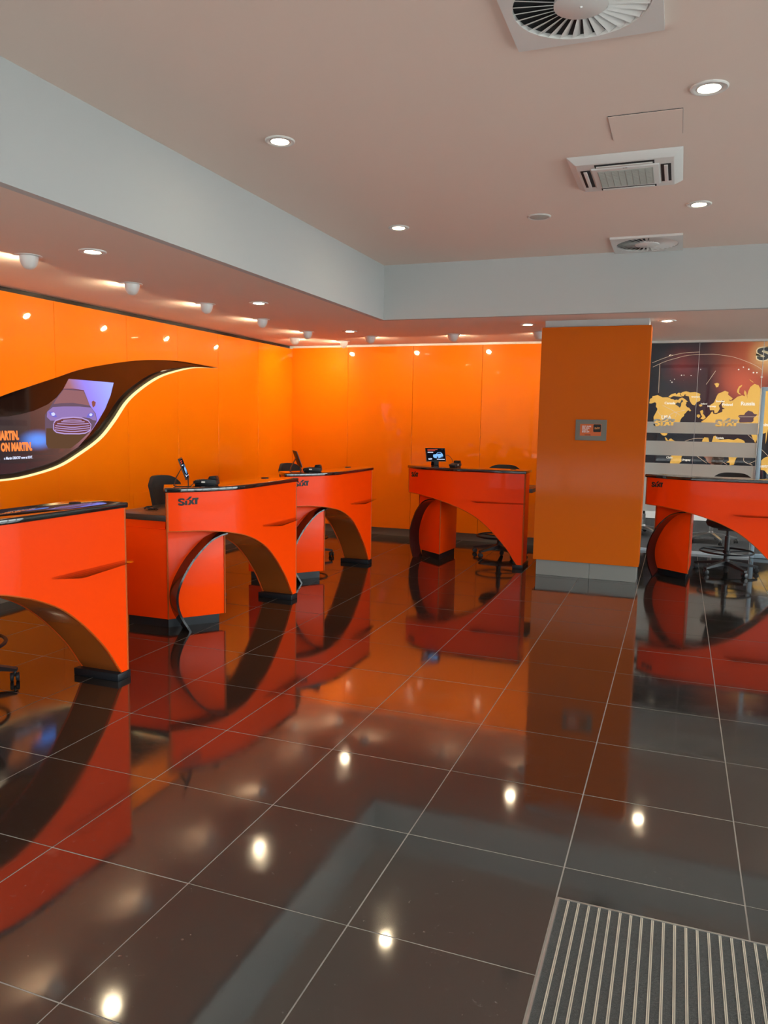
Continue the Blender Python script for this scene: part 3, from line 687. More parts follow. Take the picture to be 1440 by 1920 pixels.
RING = [(1.06, 0.731), (1.13, 0.716), (1.21, 0.672), (1.305, 0.560), (1.37, 0.425), (1.402, 0.305), (1.403, 0.200), (1.382, 0.105), (1.338, 0.002)]
def make_counter():
    root = empty('service_counter')
    curved_sheet(0.0, 0.016).build('front_panel', 'desk_orange', root, smooth=35)
    curved_sheet(DEPTH - 0.012, DEPTH).build('back_panel', 'desk_orange', root, smooth=35)
    # brown lining of the arch
    La = [a for a in AS if a >= arch_a[0]]
    MB().sweep4([P3(a, 0.0165, archz(a) + 0.0) for a in La], [P3(a, DEPTH - 0.0125, archz(a)) for a in La], [P3(a, DEPTH - 0.0125, archz(a) + 0.012) for a in La], [P3(a, 0.0165, archz(a) + 0.012) for a in La]).build('arch_lining', 'lining_brown', root, smooth=35)
    # end panels
    MB().box(-0.016, 0.0, 0.0165, DEPTH - 0.0125, 0.046, ZT).build('end_panel', 'desk_orange', root)
    m = MB()
    e0 = plan(A_END, 0.0165); e1 = plan(A_END, DEPTH - 0.0125); th = TH
    tx, ty = -math.cos(th) * 0.014, math.sin(th) * 0.014
    m.prism([e0, e1, (e1[0] - tx, e1[1] - ty), (e0[0] - tx, e0[1] - ty)], 0.7665, ZT)
    m.build('end_panel', 'desk_orange', root)
    # edge profiles
    for a, z0 in ((0.0, 0.046), (A_END, 0.764)):
        p = plan(a, 0.008); MB().tube([(p[0] + (0.004 if a == 0 else tx * 0.3), p[1], z0), (p[0] + (0.004 if a == 0 else tx * 0.3), p[1], ZT)], 0.011, 10).build('edge_profile', 'trim_bronze', root, smooth=40)
    MB().tube([P3(a, 0.004, archz(a) + 0.002) for a in La], 0.0055, 6).build('arch_edging', 'trim_bronze', root, smooth=60)
    MB().tube([P3(a, DEPTH - 0.004, archz(a) + 0.002) for a in La], 0.0055, 6).build('arch_edging', 'trim_bronze', root, smooth=60)
    # black stone top
    Ts = [-0.02] + list(np.linspace(0, A_END, 40)) + [A_END + 0.022]
    top = MB().sweep4([P3(a, -0.016, ZT + 0.0005) for a in Ts], [P3(a, DEPTH + 0.02, ZT + 0.0005) for a in Ts], [P3(a, DEPTH + 0.02, ZT + 0.034) for a in Ts], [P3(a, -0.016, ZT + 0.034) for a in Ts]).build('counter_top', 'black_gloss', root, bevel=0.009, seg=3)
    MB().lathe([(0.0, 0.0), (0.03, 0.0), (0.034, -0.002), (0.034, -0.004)], 20, o=(-0.17, 0.22, ZT + 0.0385)).build('cable_grommet', 'black_satin', top, smooth=40)
    # foot
    MB().box(-0.10, 0.018, -0.008, DEPTH + 0.02, 0.0, 0.0455).build('foot', 'black_satin', root, bevel=0.004)
    # pedestal
    ped = [(-1.332, 0.402), (-0.985, 0.125), (-0.945, 0.70), (-1.335, 0.80)]
    pd = MB().prism(ped, 0.072, 0.7635).build('pedestal', 'desk_orange', root, bevel=0.003)
    MB().prism([(-1.315, 0.43), (-1.335, 0.80), (-1.25, 0.78), (-1.25, 0.45)], 0.764, 0.8245).build('side_panel', 'desk_orange', pd)
    inset = [(-1.298, 0.425), (-1.0, 0.165), (-0.962, 0.69), (-1.318, 0.78)]
    MB().prism(inset, 0.0, 0.0715).build('plinth', 'black_satin', pd)
    for q, (dx, dy) in ((ped[0], (-0.002, -0.003)), (ped[1], (0.002, -0.004))):
        MB().tube([(q[0] + dx, q[1] + dy, 0.074), (q[0] + dx, q[1] + dy, 0.762)], 0.006, 8).build('edge_profile', 'trim_bronze', pd, smooth=60)
    # black hoop completing the circle of the arch
    ring = resample(RING, 40); inner = []
    for k, (s, z) in enumerate(ring):
        p0 = ring[max(k - 1, 0)]; p1 = ring[min(k + 1, len(ring) - 1)]
        t = Vector((p1[0] - p0[0], p1[1] - p0[1])).normalized()
        n = Vector((t.y, -t.x))
        if n.x > 0: n = -n
        inner.append((s + n.x * 0.012, max(0.0, z + n.y * 0.012)))
    inner[-1] = (ring[-1][0] - 0.013, 0.0)
    ph = math.radians(33)
    ex, ey = 0.138 * math.sin(ph), 0.138 * math.cos(ph)
    F = lambda s, z: (*plan(a_of_s(-s), -0.004), max(0.0, z))
    f0 = [F(*p) for p in ring]; f1 = [F(*p) for p in inner]
    MB().sweep4(f0, f1, [(x + ex, y + ey, z) for x, y, z in f1], [(x + ex, y + ey, z) for x, y, z in f0]).build('arc_band', 'band_black', root, smooth=35)
    # clear shelf for handbags
    sh = [(-0.60, -0.0005), (-0.525, -0.10), (-0.505, -0.118), (-0.475, -0.124), (0.01, -0.055), (0.022, -0.048), (0.024, -0.035), (0.024, -0.0005)]
    MB().prism(sh, 0.726, 0.736).build('glass_shelf', 'acrylic', root, bevel=0.002, seg=1)
    # clerk worktop
    wt = [(-1.338, 0.405), (-1.338, 0.92), (0.037, 0.92), (0.037, 0.3105), (-0.78, 0.3105), (-0.98, 0.35), (-1.10, 0.405)]
    MB().prism(wt, 0.825, 0.87).build('worktop', 'worktop_dark', root, bevel=0.003)
    # applied black lettering
    lg = MB(); a0 = a_of_s(-1.39); LWD = 0.152
    for p in LOGO:
        lg.prism(p, 0.0, 1.0, lambda x, y, z: P3(a0 - x * LWD, 0.0003 - 0.0035 * z, 0.958 + y * LWD))
    lg.build('lettering', 'map_black', root)
    return root

counter = make_counter()
CGROUP = 'orange service counters'
spots = [
    ((-2.81, 1.68), 90, 'orange curved service counter cut off by the left edge of the photo'),
    ((-2.86, 4.04), 90, 'orange curved service counter with tablet, below the tip of the wall display'),
    ((-2.90, 5.97), 90, 'orange curved service counter partly hidden behind the one with the tablet'),
    ((-1.25, 6.34), 0, 'orange curved service counter just left of the orange column'),
    ((1.45, 6.34), 0, 'orange curved service counter right of the column, before the glass wall'),
]
counters = []
for k, ((x, y), rz, lab) in enumerate(spots):
    c_ = counter if k == 0 else copy_tree(counter)
    c_.location = (x, y, 0); c_.rotation_euler = (0, 0, math.radians(rz))
    tag(c_, lab, 'counter', CGROUP); counters.append(c_)
def cw(k, s, d):
    (x, y), rz, _ = spots[k]
    return (x + s, y + d) if rz == 0 else (x - d, y + s)

# ================================================================== STOOLS
def make_stool(height=0.565, ring=True, back=0.50, metal='plastic_black'):
    root = empty('counter_stool' if ring else 'office_chair')
    MB().lathe([(0.0, 0.075), (0.036, 0.075), (0.042, 0.085), (0.042, 0.135), (0.03, 0.15), (0.0, 0.15)], 20).build('hub', metal, root, smooth=40)
    for k in range(5):
        a = 2 * PI * k / 5 + 0.35
        d = Vector((math.cos(a), math.sin(a), 0)); n = Vector((-d.y, d.x, 0))
        c = [[], [], [], []]
        for t, w, zt, zb in ((0.035, 0.026, 0.13, 0.085), (0.15, 0.024, 0.115, 0.08), (0.285, 0.020, 0.092, 0.068), (0.342, 0.018, 0.080, 0.062)):
            p = d * t
            for q, (sg, z) in enumerate(((-1, zb), (1, zb), (1, zt), (-1, zt))):
                c[q].append(tuple(p + n * sg * w + Vector((0, 0, z))))
        leg = MB().sweep4(*c).build('leg', metal, root, smooth=35)
        cs = MB(); q = d * 0.328
        ax = (n * math.cos(0.5 + k) + d * math.sin(0.5 + k)).normalized()
        for sg in (-1, 1):
            p0 = q + ax * sg * 0.006 + Vector((0, 0, 0.027)); p1 = q + ax * sg * 0.026 + Vector((0, 0, 0.027))
            cs.tube([p0, p0.lerp(p1, 0.15), p0.lerp(p1, 0.85), p1], [0.022, 0.027, 0.027, 0.022], 16)
        cs.tube([q + Vector((0, 0, 0.03)), q + Vector((0, 0, 0.066))], 0.007, 8)
        cs.build('caster', 'plastic_black', leg, smooth=40)
    MB().tube([(0, 0, 0.14), (0, 0, height - 0.16)], 0.027, 16).build('column_sleeve', metal, root, smooth=40)
    MB().tube([(0, 0, height - 0.16), (0, 0, height - 0.06)], 0.017, 12).build('gas_lift', 'black_satin', root, smooth=40)
    if ring:
        m = MB().tube([(0.275 * math.cos(2 * PI * k / 48), 0.275 * math.sin(2 * PI * k / 48), 0.235) for k in range(48)], 0.011, 8, closed=True)
        fr = m.build('foot_ring', 'black_satin', root, smooth=60)
        sp = MB().lathe([(0.028, 0.215), (0.04, 0.215), (0.04, 0.25), (0.028, 0.25), (0.028, 0.215)], 16)
        for k in range(3):
            a = 2 * PI * k / 3 + 0.6
            sp.tube([(0.035 * math.cos(a), 0.035 * math.sin(a), 0.232), (0.27 * math.cos(a), 0.27 * math.sin(a), 0.235)], 0.007, 6)
        sp.build('spokes', 'black_satin', fr, smooth=50)
    # seat: padded, with underside shell
    def se(u, w, n=28, z=0.0, e=2.6):
        pts = []
        for k in range(n):
            t = 2 * PI * k / n
            c, s = math.cos(t), math.sin(t)
            pts.append((u * math.copysign(abs(c) ** (2 / e), c), w * math.copysign(abs(s) ** (2 / e), s), z))
        return pts
    rings = [(0.17, 0.16, -0.065), (0.215, 0.205, -0.045), (0.232, 0.222, -0.012), (0.226, 0.216, 0.012), (0.19, 0.18, 0.022), (0.10, 0.09, 0.018)]
    m = MB(); vsr = []; n = 28
    for u, w, z in rings: vsr += se(u, w, n, z + height)
    fs = [(i * n + k, i * n + (k + 1) % n, (i + 1) * n + (k + 1) % n, (i + 1) * n + k) for i in range(len(rings) - 1) for k in range(n)]
    fs += [tuple(reversed(range(n))), tuple((len(rings) - 1) * n + k for k in range(n))]
    m.add(vsr, fs).build('seat', 'fabric_black', root, smooth=50)
    MB().box(-0.10, 0.10, -0.09, 0.12, height - 0.092, height - 0.066).build('mechanism', 'plastic_black', root, bevel=0.006)
    MB().tube([(0.09, -0.02, height - 0.075), (0.20, -0.03, height - 0.08), (0.26, -0.03, height - 0.085)], [0.006, 0.006, 0.011], 8).build('lever', 'plastic_black', root, smooth=50)
    # backrest: bowed shell (seat front faces -y)
    nb, nz = 14, 9; fr_, bk_ = [], []
    for j in range(nz):
        v = j / (nz - 1); z = height + 0.05 + v * (back - 0.02)
        half = 0.165 + 0.055 * math.sin(min(1, v * 1.15) * PI * 0.5)
        if v > 0.86: half *= 1 - ((v - 0.86) / 0.14) ** 2 * 0.20
        for i in range(nb):
            u = -1 + 2 * i / (nb - 1)
            zz = z - (0.035 * u ** 4 if v > 0.8 else 0) * (v - 0.8) / 0.2 if v > 0.8 else z
            y = 0.215 - 0.055 * u * u + 0.05 * v - 0.02 * math.sin(v * PI)
            fr_.append((u * half, y - 0.018, zz)); bk_.append((u * half, y + 0.018, zz))
    N = nb * nz; fs = []
    for j in range(nz - 1):
        for i in range(nb - 1):
            a = j * nb + i
            fs.append((a, a + 1, a + nb + 1, a + nb)); fs.append((N + a, N + a + nb, N + a + nb + 1, N + a + 1))
    border = [i for i in range(nb)] + [j * nb + nb - 1 for j in range(1, nz)] + [(nz - 1) * nb + i for i in range(nb - 2, -1, -1)] + [j * nb for j in range(nz - 2, 0, -1)]
    for q in range(len(border)):
        a, b = border[q], border[(q + 1) % len(border)]
        fs.append((a, N + a, N + b, b))
    MB().add(fr_ + bk_, fs).build('backrest', 'fabric_black', root, smooth=60)
    MB().sweep4([(-0.03, 0.10, height - 0.085), (-0.03, 0.25, height - 0.08), (-0.03, 0.275, height + 0.0), (-0.03, 0.262, height + 0.2)],
                [(0.03, 0.10, height - 0.085), (0.03, 0.25, height - 0.08), (0.03, 0.275, height + 0.0), (0.03, 0.262, height + 0.2)],
                [(0.03, 0.10, height - 0.070), (0.03, 0.24, height - 0.066), (0.03, 0.262, height + 0.0), (0.03, 0.250, height + 0.2)],
                [(-0.03, 0.10, height - 0.070), (-0.03, 0.24, height - 0.066), (-0.03, 0.262, height + 0.0), (-0.03, 0.250, height + 0.2)]).build('back_bracket', 'plastic_black', root, smooth=30)
    return root

stool = make_stool()
stool_spots = [
    ((-3.66, 1.18), 83, 'black stool whose caster and foot ring show at the left photo edge'),
    ((-3.72, 3.58), 92, 'black stool with curved back behind the nearest tablet counter'),
    ((-3.76, 6.00), 84, 'black stool behind the counter next to the back wall corner'),
    ((-1.68, 7.16), 4, 'black stool under the arch of the counter left of the column'),
    ((0.87, 7.18), -6, 'black stool with foot ring before the glass wall'),
]
for k, ((x, y), rz, lab) in enumerate(stool_spots):
    s_ = stool if k == 0 else copy_tree(stool)
    s_.location = (x, y, 0); s_.rotation_euler = (0, 0, math.radians(rz))
    tag(s_, lab, 'stool', 'clerk stools behind the counters')

# ================================================================== TABLETS AND CARD TERMINALS
ZTOP = ZT + 0.0345
def make_tablet():
    root = empty('tablet_stand')
    tilt = math.radians(20)
    M = Matrix.Translation((0, 0, 0.135)) @ Matrix.Rotation(-tilt, 4, 'X')
    body = MB().box(-0.122, 0.122, -0.005, 0.005, -0.083, 0.083).build('tablet', 'plastic_black', root, bevel=0.004, matrix=M)
    MB().box(-0.112, 0.112, -0.0056, -0.0051, -0.073, 0.073).build('screen', 'px_black', body)
    F = lambda x, y, z: (x, -0.0058 - z, y)
    car = [(-0.035, -0.022), (-0.032, 0.0), (0.005, 0.006), (0.025, 0.028), (0.062, 0.030), (0.084, 0.010), (0.090, -0.012), (0.085, -0.030), (0.062, -0.034), (0.03, -0.044), (-0.01, -0.042), (-0.03, -0.036)]
    MB().prism(car, 0, 0.0003, F).build('picture_car', 'px_car', body)
    MB().prism([(0.012, 0.006), (0.028, 0.024), (0.058, 0.025), (0.070, 0.010)], 0.0004, 0.0006, F).build('picture_window', 'px_dark', body)
    for wx in (0.018, 0.076):
        MB().prism([(wx + 0.010 * math.cos(t), -0.034 + 0.012 * math.sin(t)) for t in np.linspace(0, 2 * PI, 13)[:-1]], 0.0004, 0.0006, F).build('picture_wheel', 'px_dark', body)
    for x0, x1, z, h, mt in ((-0.098, 0.025, 0.057, 0.007, 'px_red'), (-0.098, -0.005, 0.043, 0.007, 'px_red'), (-0.098, -0.03, 0.024, 0.008, 'px_white'), (0.072, 0.095, 0.060, 0.006, 'px_dark'), (0.008, 0.105, -0.060, 0.005, 'px_white')):
        MB().prism([(x0, z), (x1, z), (x1, z + h), (x0, z + h)], 0, 0.0003, F).build('screen_text', mt, body)
    lg = MB()
    for p in LOGO: lg.prism([(-0.095 + a * 0.045, -0.062 + b * 0.045) for a, b in p], 0, 0.0003, F)
    lg.build('screen_logo', 'px_white', body)
    # folded metal stand with slanted arm
    MB().sweep4([(-0.03, -0.055, 0), (-0.03, 0.055, 0), (-0.03, 0.075, 0.01), (-0.03, 0.062, 0.06), (-0.03, 0.018, 0.140)], [(0.03, -0.055, 0), (0.03, 0.055, 0), (0.03, 0.075, 0.01), (0.03, 0.062, 0.06), (0.03, 0.018, 0.140)],
                [(0.03, -0.055, 0.004), (0.03, 0.053, 0.004), (0.03, 0.070, 0.013), (0.03, 0.057, 0.06), (0.03, 0.014, 0.138)], [(-0.03, -0.055, 0.004), (-0.03, 0.053, 0.004), (-0.03, 0.070, 0.013), (-0.03, 0.057, 0.06), (-0.03, 0.014, 0.138)]).build('stand', 'black_satin', root, smooth=30)
    MB().box(-0.03, 0.03, -0.034, -0.030, 0.0041, 0.075).build('front_plate', 'black_satin', root, bevel=0.001)
    return root
def make_terminal():
    root = empty('card_terminal')
    prof = [(-0.095, 0.012), (-0.095, 0.034), (-0.02, 0.046), (0.05, 0.050), (0.085, 0.046), (0.09, 0.012)]
    MB().prism(prof, -0.041, 0.041, lambda a, b, c: (c, a, b)).build('body', 'plastic_black', root, bevel=0.005)
    MB().prism([(0.02, 0.051), (0.03, 0.072), (0.075, 0.076), (0.088, 0.048)], -0.034, 0.034, lambda a, b, c: (c, a, b)).build('printer_cover', 'black_satin', root, bevel=0.003)
    kp = MB()
    for r in range(4):
        for q in range(3): kp.box(-0.028 + q * 0.02, -0.013 + q * 0.02, -0.085 + r * 0.016, -0.074 + r * 0.016, 0.037 + r * 0.0026, 0.041 + r * 0.0026)
    kp.build('keypad', 'sign_grey', root)
    MB().box(-0.036, 0.036, -0.085, 0.08, 0.0, 0.0118).build('cradle', 'black_satin', root, bevel=0.003)
    MB().box(0.0413, 0.0418, -0.03, 0.0, 0.022, 0.034).build('sticker', 'map_white', root)
    return root
tab = make_tablet(); term = make_terminal()
dev = [(1, (-1.275, 0.285), (-1.085, 0.21), 'on the nearest tablet counter'), (2, (-1.30, 0.27), (-1.13, 0.185), 'turned away near the left corner'), (3, (-1.10, 0.26), (-0.85, 0.23), 'left of the column')]
for k, (ci, tp, mp_, txt) in enumerate(dev):
    rz0 = math.radians(spots[ci][1])
    t_ = tab if k == 0 else copy_tree(tab); m_ = term if k == 0 else copy_tree(term)
    x, y = cw(ci, *tp); t_.location = (x, y, ZTOP); t_.rotation_euler = (0, 0, rz0 + math.radians((30, 36, 36)[k]))
    tag(t_, 'black tablet on folded stand, ' + txt, 'tablet', 'customer tablets')
    x2, y2 = cw(ci, *mp_); m_.location = (x2, y2, ZTOP); m_.rotation_euler = (0, 0, rz0 + math.radians(14 if k < 2 else -8) + (PI if k < 2 else 0))
    tag(m_, 'black card payment terminal beside tablet ' + txt, 'card terminal', 'card terminals')
    # cable between them
    a = Vector((x, y, ZTOP)); b = Vector((x2, y2, ZTOP))
    d = (b - a).normalized()
    if k == 2: pts = [a + d * 0.115 + Vector((0, 0, 0.13)), a + d * 0.16 + Vector((0, 0, 0.132)), a + d * 0.20 + Vector((0, 0, 0.10)), b - d * 0.03 + Vector((0, 0, 0.055))]
    else: pts = [a + d * 0.06 + Vector((0, 0, 0.004)), a + d * 0.09 + Vector((0, 0, 0.022)), a + d * 0.12 + Vector((0, 0, 0.03)), b - d * 0.05 + Vector((0, 0, 0.03))]
    tag(MB().tube(resample(pts, 14), 0.0028, 6).build('cable', 'plastic_black', smooth=60), 'thin black cable joining tablet and card terminal ' + ['on the nearest tablet counter', 'near the left corner', 'left of the column'][k], 'cable', 'device cables')
# coiled cable bundle on the lower worktop of the second counter
x, y = cw(1, -1.06, 0.74)
pts = []
for k in range(70):
    t = k / 69
    a = t * 2 * PI * 3.2
    pts.append((x + 0.035 * math.cos(a) - 0.11 * t + 0.05, y - 0.05 + 0.028 * math.sin(a) + 0.07 * t, 0.8745 + 0.016 * abs(math.sin(a * 0.7 + 1)) * (0.4 + t)))
tag(MB().tube(pts, 0.0042, 6).build('cable_bundle', 'plastic_black', smooth=60), 'tangled black cable lying on the low worktop beside the stool', 'cable')

# ================================================================== WALL DISPLAY
disp = empty('wall_display', (XL - 0.06, 3.4, 1.6))
tag(disp, 'leaf-shaped dark wall display with a car picture and orange lettering', 'display')
ox, oy, oz = disp.location
LD = lambda a, b, c: (c - ox, a - oy, b - oz)
leafpoly = [p for p in leaf_b] + [p for p in leaf_t[::-1]][1:-1]
def grow(poly, d):
    n = len(poly); out = []
    for i in range(n):
        a = Vector(poly[i - 1]); b = Vector(poly[(i + 1) % n]); t = (b - a)
        if t.length < 1e-9: out.append(poly[i]); continue
        t.normalize(); out.append((poly[i][0] + t.y * d, poly[i][1] - t.x * d))
    return out
bx0 = XL - 0.062
MB().prism([(0.95, 1.0), (6.2, 1.0), (6.2, 2.3), (0.95, 2.3)], XL - 0.088, bx0, LD).build('glass_panel', 'display_black', disp)
def layer(name, pts, mat, k):
    MB().prism(pts, bx0 + 0.0006 * k, bx0 + 0.0006 * k + 0.0005, LD).build(name, mat, disp)
def ribbon(pts, w):
    L, Rr = [], []
    for i, p in enumerate(pts):
        a = Vector(pts[max(i - 1, 0)]); b = Vector(pts[min(i + 1, len(pts) - 1)]); t = (b - a).normalized()
        L.append((p[0] - t.y * w, p[1] + t.x * w)); Rr.append((p[0] + t.y * w, p[1] - t.x * w))
    return L + Rr[::-1]
layer('picture', SCREEN_OUTLINE, 'screen_backdrop', 0.3)
layer('picture_car', CAR_BODY, 'px_body', 2.3)
layer('picture_windshield', CAR_WINDSHIELD, 'px_glass', 3.3)
layer('picture_hood', CAR_HOOD, 'px_hood', 3.3)
layer('picture_bumper', CAR_LOWER, 'px_lower', 3.3)
layer('picture_grille', ribbon(CAR_GRILLE + CAR_GRILLE[:1], 0.012), 'px_bar', 4.3)
layer('picture_grille', CAR_GRILLE, 'px_grille', 5.3)
for b in CAR_BARS: layer('picture_grille_bar', ribbon(resample(b, 8), 0.004), 'px_bar', 6.3)
layer('picture_headlight', CAR_LIGHTL, 'px_lamp', 4.3); layer('picture_headlight', CAR_LIGHTR, 'px_lamp', 4.3)
layer('picture_headlight_glow', CAR_GLOWL, 'px_glow', 5.3); layer('picture_headlight_glow', CAR_GLOWR, 'px_glow', 5.3)
layer('picture_mirror', CAR_MIRROR, 'px_mirror', 3.3); layer('picture_roof', CAR_ROOFEDGE, 'px_edge', 4.3)
(ya, za), (_, zb), (yc, zc_), (_, zd), (ye, ze), (_, zf) = SCREEN_TEXT
def ltext(body, y, z, h, mat, bold, sx):
    me = text_mesh(body, h / 0.72, bold=bold, sx=sx, align='RIGHT'); me.materials.clear(); me.materials.append(MATS[mat])
    me.transform(Matrix.Translation((-ox, -oy, -oz)) @ FRAME_LEFT(bx0 + 0.006, y, z)); obj('screen_lettering', me, disp)
ltext('MARTIN.', ya, za, zb - za, 'px_text', 0.006, 0.62)
ltext('ON MARTIN.', yc, zc_, zd - zc_, 'px_text', 0.006, 0.62)
ltext('n Martin DBX707 now at SIXT.', ye, ze, zf - ze, 'px_white', 0.001, 0.80)
# inner black bezel following the lower edge
bz = [[], [], [], []]
for (y, z), (y2, z2) in zip(leaf_b[:-1], leaf_b[1:]):
    n = Vector((y2 - y, z2 - z)).normalized(); n = Vector((-n.y, n.x))
    w0 = 0.012 if y < 5.4 else max(0.001, 0.012 * (1 - (y - 5.4) / 0.62))
    w1 = 0.048 if y < 4.9 else max(w0 + 0.001, 0.048 - (y - 4.9) * 0.042)
    for q, (w, xx) in enumerate(((w0, bx0 + 0.001), (w0, XL - 0.034), (w1, XL - 0.034), (w1, bx0 + 0.001))):
        bz[q].append((xx - ox, y + n.x * w - oy, z + n.y * w - oz))
MB().sweep4(*bz).build('bezel', 'bezel_black', disp)

# ================================================================== COLUMN SIGN
sg = empty('notice_sign', (-0.545, 6.0995, 1.55)); tag(sg, 'small framed orange app advert on the column', 'sign')
FS = lambda x, y, z: (x, -z, y)
MB().prism([(-0.155, -0.106), (0.155, -0.106), (0.155, 0.106), (-0.155, 0.106)], 0, 0.010, FS).build('frame', 'sign_grey', sg, bevel=0.002, seg=1)
MB().prism([(-0.108, -0.058), (0.103, -0.058), (0.103, 0.062), (-0.108, 0.062)], 0.0101, 0.0115, FS).build('poster', 'sign_orange', sg)
sq = []
for cx_, cz_, a0 in ((0.090, 0.049, 0), (0.034, 0.049, 90), (0.034, -0.009, 180), (0.090, -0.009, 270)):
    for q in range(4):
        t = math.radians(a0 + q * 30); sq.append((cx_ + 0.010 * math.cos(t), cz_ + 0.010 * math.sin(t)))
MB().prism(sq, 0.0116, 0.0122, FS).build('app_icon', 'map_black', sg)
lg = MB()
for p in LOGO: lg.prism([(0.036 + a * 0.052, 0.010 + b * 0.052) for a, b in p], 0.0123, 0.0128, FS)
lg.build('icon_lettering', 'logo_gold', sg)
for t, z in (('RENT. SHARE.', 0.030), ('RIDE. SUB+.', 0.012), ('ALLES IN', -0.006), ('EINER APP!', -0.025)):
    me = text_mesh(t, 0.0215, bold=0.0008, sx=0.70); me.materials.clear(); me.materials.append(MATS['sign_text']); me.transform(FRAME_BACK(-0.088, -0.0118, z)); obj('lettering', me, sg)
MB().prism([(-0.06, -0.052), (0.0, -0.052), (0.0, -0.046), (-0.06, -0.046)], 0.0116, 0.0119, FS).build('lettering', 'sign_dark', sg)

# ================================================================== CEILING FIXTURES
# fixtures hang in shallow openings: their origin is on the ceiling plane, so they are built just below it
def make_downlight_surface():
    root = empty('ceiling_downlight')
    MB().lathe([(0.088, 0.0), (0.088, -0.004), (0.083, -0.009), (0.070, -0.010), (0.062, -0.005), (0.054, -0.008), (0.049, -0.003), (0.048, -0.001)], 32).build('trim_ring', 'white_enamel', root, smooth=40)
    MB().lathe([(0.0, -0.0015), (0.047, -0.0015), (0.047, -0.004), (0.040, -0.006), (0.0, -0.0065)], 28).build('lens', 'lamp_white', root, smooth=60)
    return root
dl = make_downlight_surface()
dspots = [(-1.98, 2.10, ZC, 'round downlight alone on the main ceiling, left of the big swirl vent'), (-2.0, 4.22, ZC, 'round downlight near the inner corner of the white bulkhead'),
          (0.343, 2.10, ZC, 'round downlight nearest the camera, right of the access hatch'), (0.343, 4.20, ZC, 'round downlight between the air conditioner and the far swirl vent'),
          (-3.32, 2.05, ZS, 'recessed downlight nearest the camera in the lowered left ceiling'), (-3.38, 4.29, ZS, 'middle recessed downlight in the lowered left ceiling'),
          (-3.44, 6.55, ZS, 'farthest recessed downlight of the lowered left ceiling'), (-1.282, 6.37, ZS, 'recessed downlight just left of the column top'), (0.124, 6.38, ZS, 'recessed downlight just right of the column top'),
          (1.53, 6.38, ZS, 'recessed downlight above the counter before the glass wall')]
for k, (x, y, z, lab) in enumerate(dspots):
    o = dl if k == 0 else copy_tree(dl)
    o.location = (x, y, z); tag(o, lab, 'downlight', 'recessed ceiling downlights')

def make_washer():
    # hooded wall washer: half dome open towards +y
    root = empty('wall_washer_light')
    MB().lathe([(0.0, -0.0005), (0.09, -0.0005), (0.09, -0.004), (0.084, -0.006), (0.0, -0.006)], 32).build('mounting_plate', 'white_enamel', root, smooth=40)
    prof = []
    for q in range(10):
        t = q / 9 * PI / 2
        prof.append((0.066 * math.cos(t) ** 0.8 if q < 9 else 0.0, -0.006 - 0.085 * math.sin(t)))
    inner = [(max(0, r - 0.004), z + 0.004) for r, z in prof[::-1]]
    inner[-1] = (inner[-1][0], -0.0065)
    MB().lathe(prof + inner, 24, a0=PI * 0.93, a1=PI * 2.07).build('hood', 'white_enamel', root, smooth=45)
    M = Matrix.Translation((0, 0.012, -0.042)) @ Matrix.Rotation(math.radians(48), 4, 'X')
    MB().lathe([(0.0, 0.0), (0.036, 0.0), (0.036, 0.006), (0.0, 0.006)], 20).build('lens', 'lamp_washer', root, matrix=M)
    MB().lathe([(0.037, -0.002), (0.042, -0.002), (0.042, 0.016), (0.037, 0.016), (0.037, -0.002)], 20).build('lamp_ring', 'steel_brushed', root, smooth=40, matrix=M)
    return root
ws = make_washer()
wspots = [(-3.85, 2.04, 90), (-3.88, 3.13, 90), (-3.91, 4.23, 90), (-3.95, 5.34, 90), (-3.98, 6.49, 90), (-4.00, 7.62, 90), (-4.466, 7.12, 0), (-3.41, 7.14, 0), (-2.325, 7.13, 0), (-1.28, 7.07, 0)]
wl = ['nearest hooded wall washer, at the left photo edge', 'second hooded wall washer from the left photo edge', 'third hooded wall washer from the left photo edge', 'fourth hooded wall washer from the left photo edge', 'fifth hooded wall washer of the row along the left wall', 'last hooded wall washer of the row along the left wall',
      'hooded wall washer nearest the back corner, facing the back wall', 'second hooded wall washer along the back wall', 'third hooded wall washer along the back wall', 'hooded wall washer half hidden by the column']
for k, ((x, y, rz), lab) in enumerate(zip(wspots, wl)):
    o = ws if k == 0 else copy_tree(ws)
    o.location = (x, y, ZS); o.rotation_euler = (0, 0, math.radians(rz)); tag(o, 'white ' + lab, 'wall washer', 'hooded wall washers')

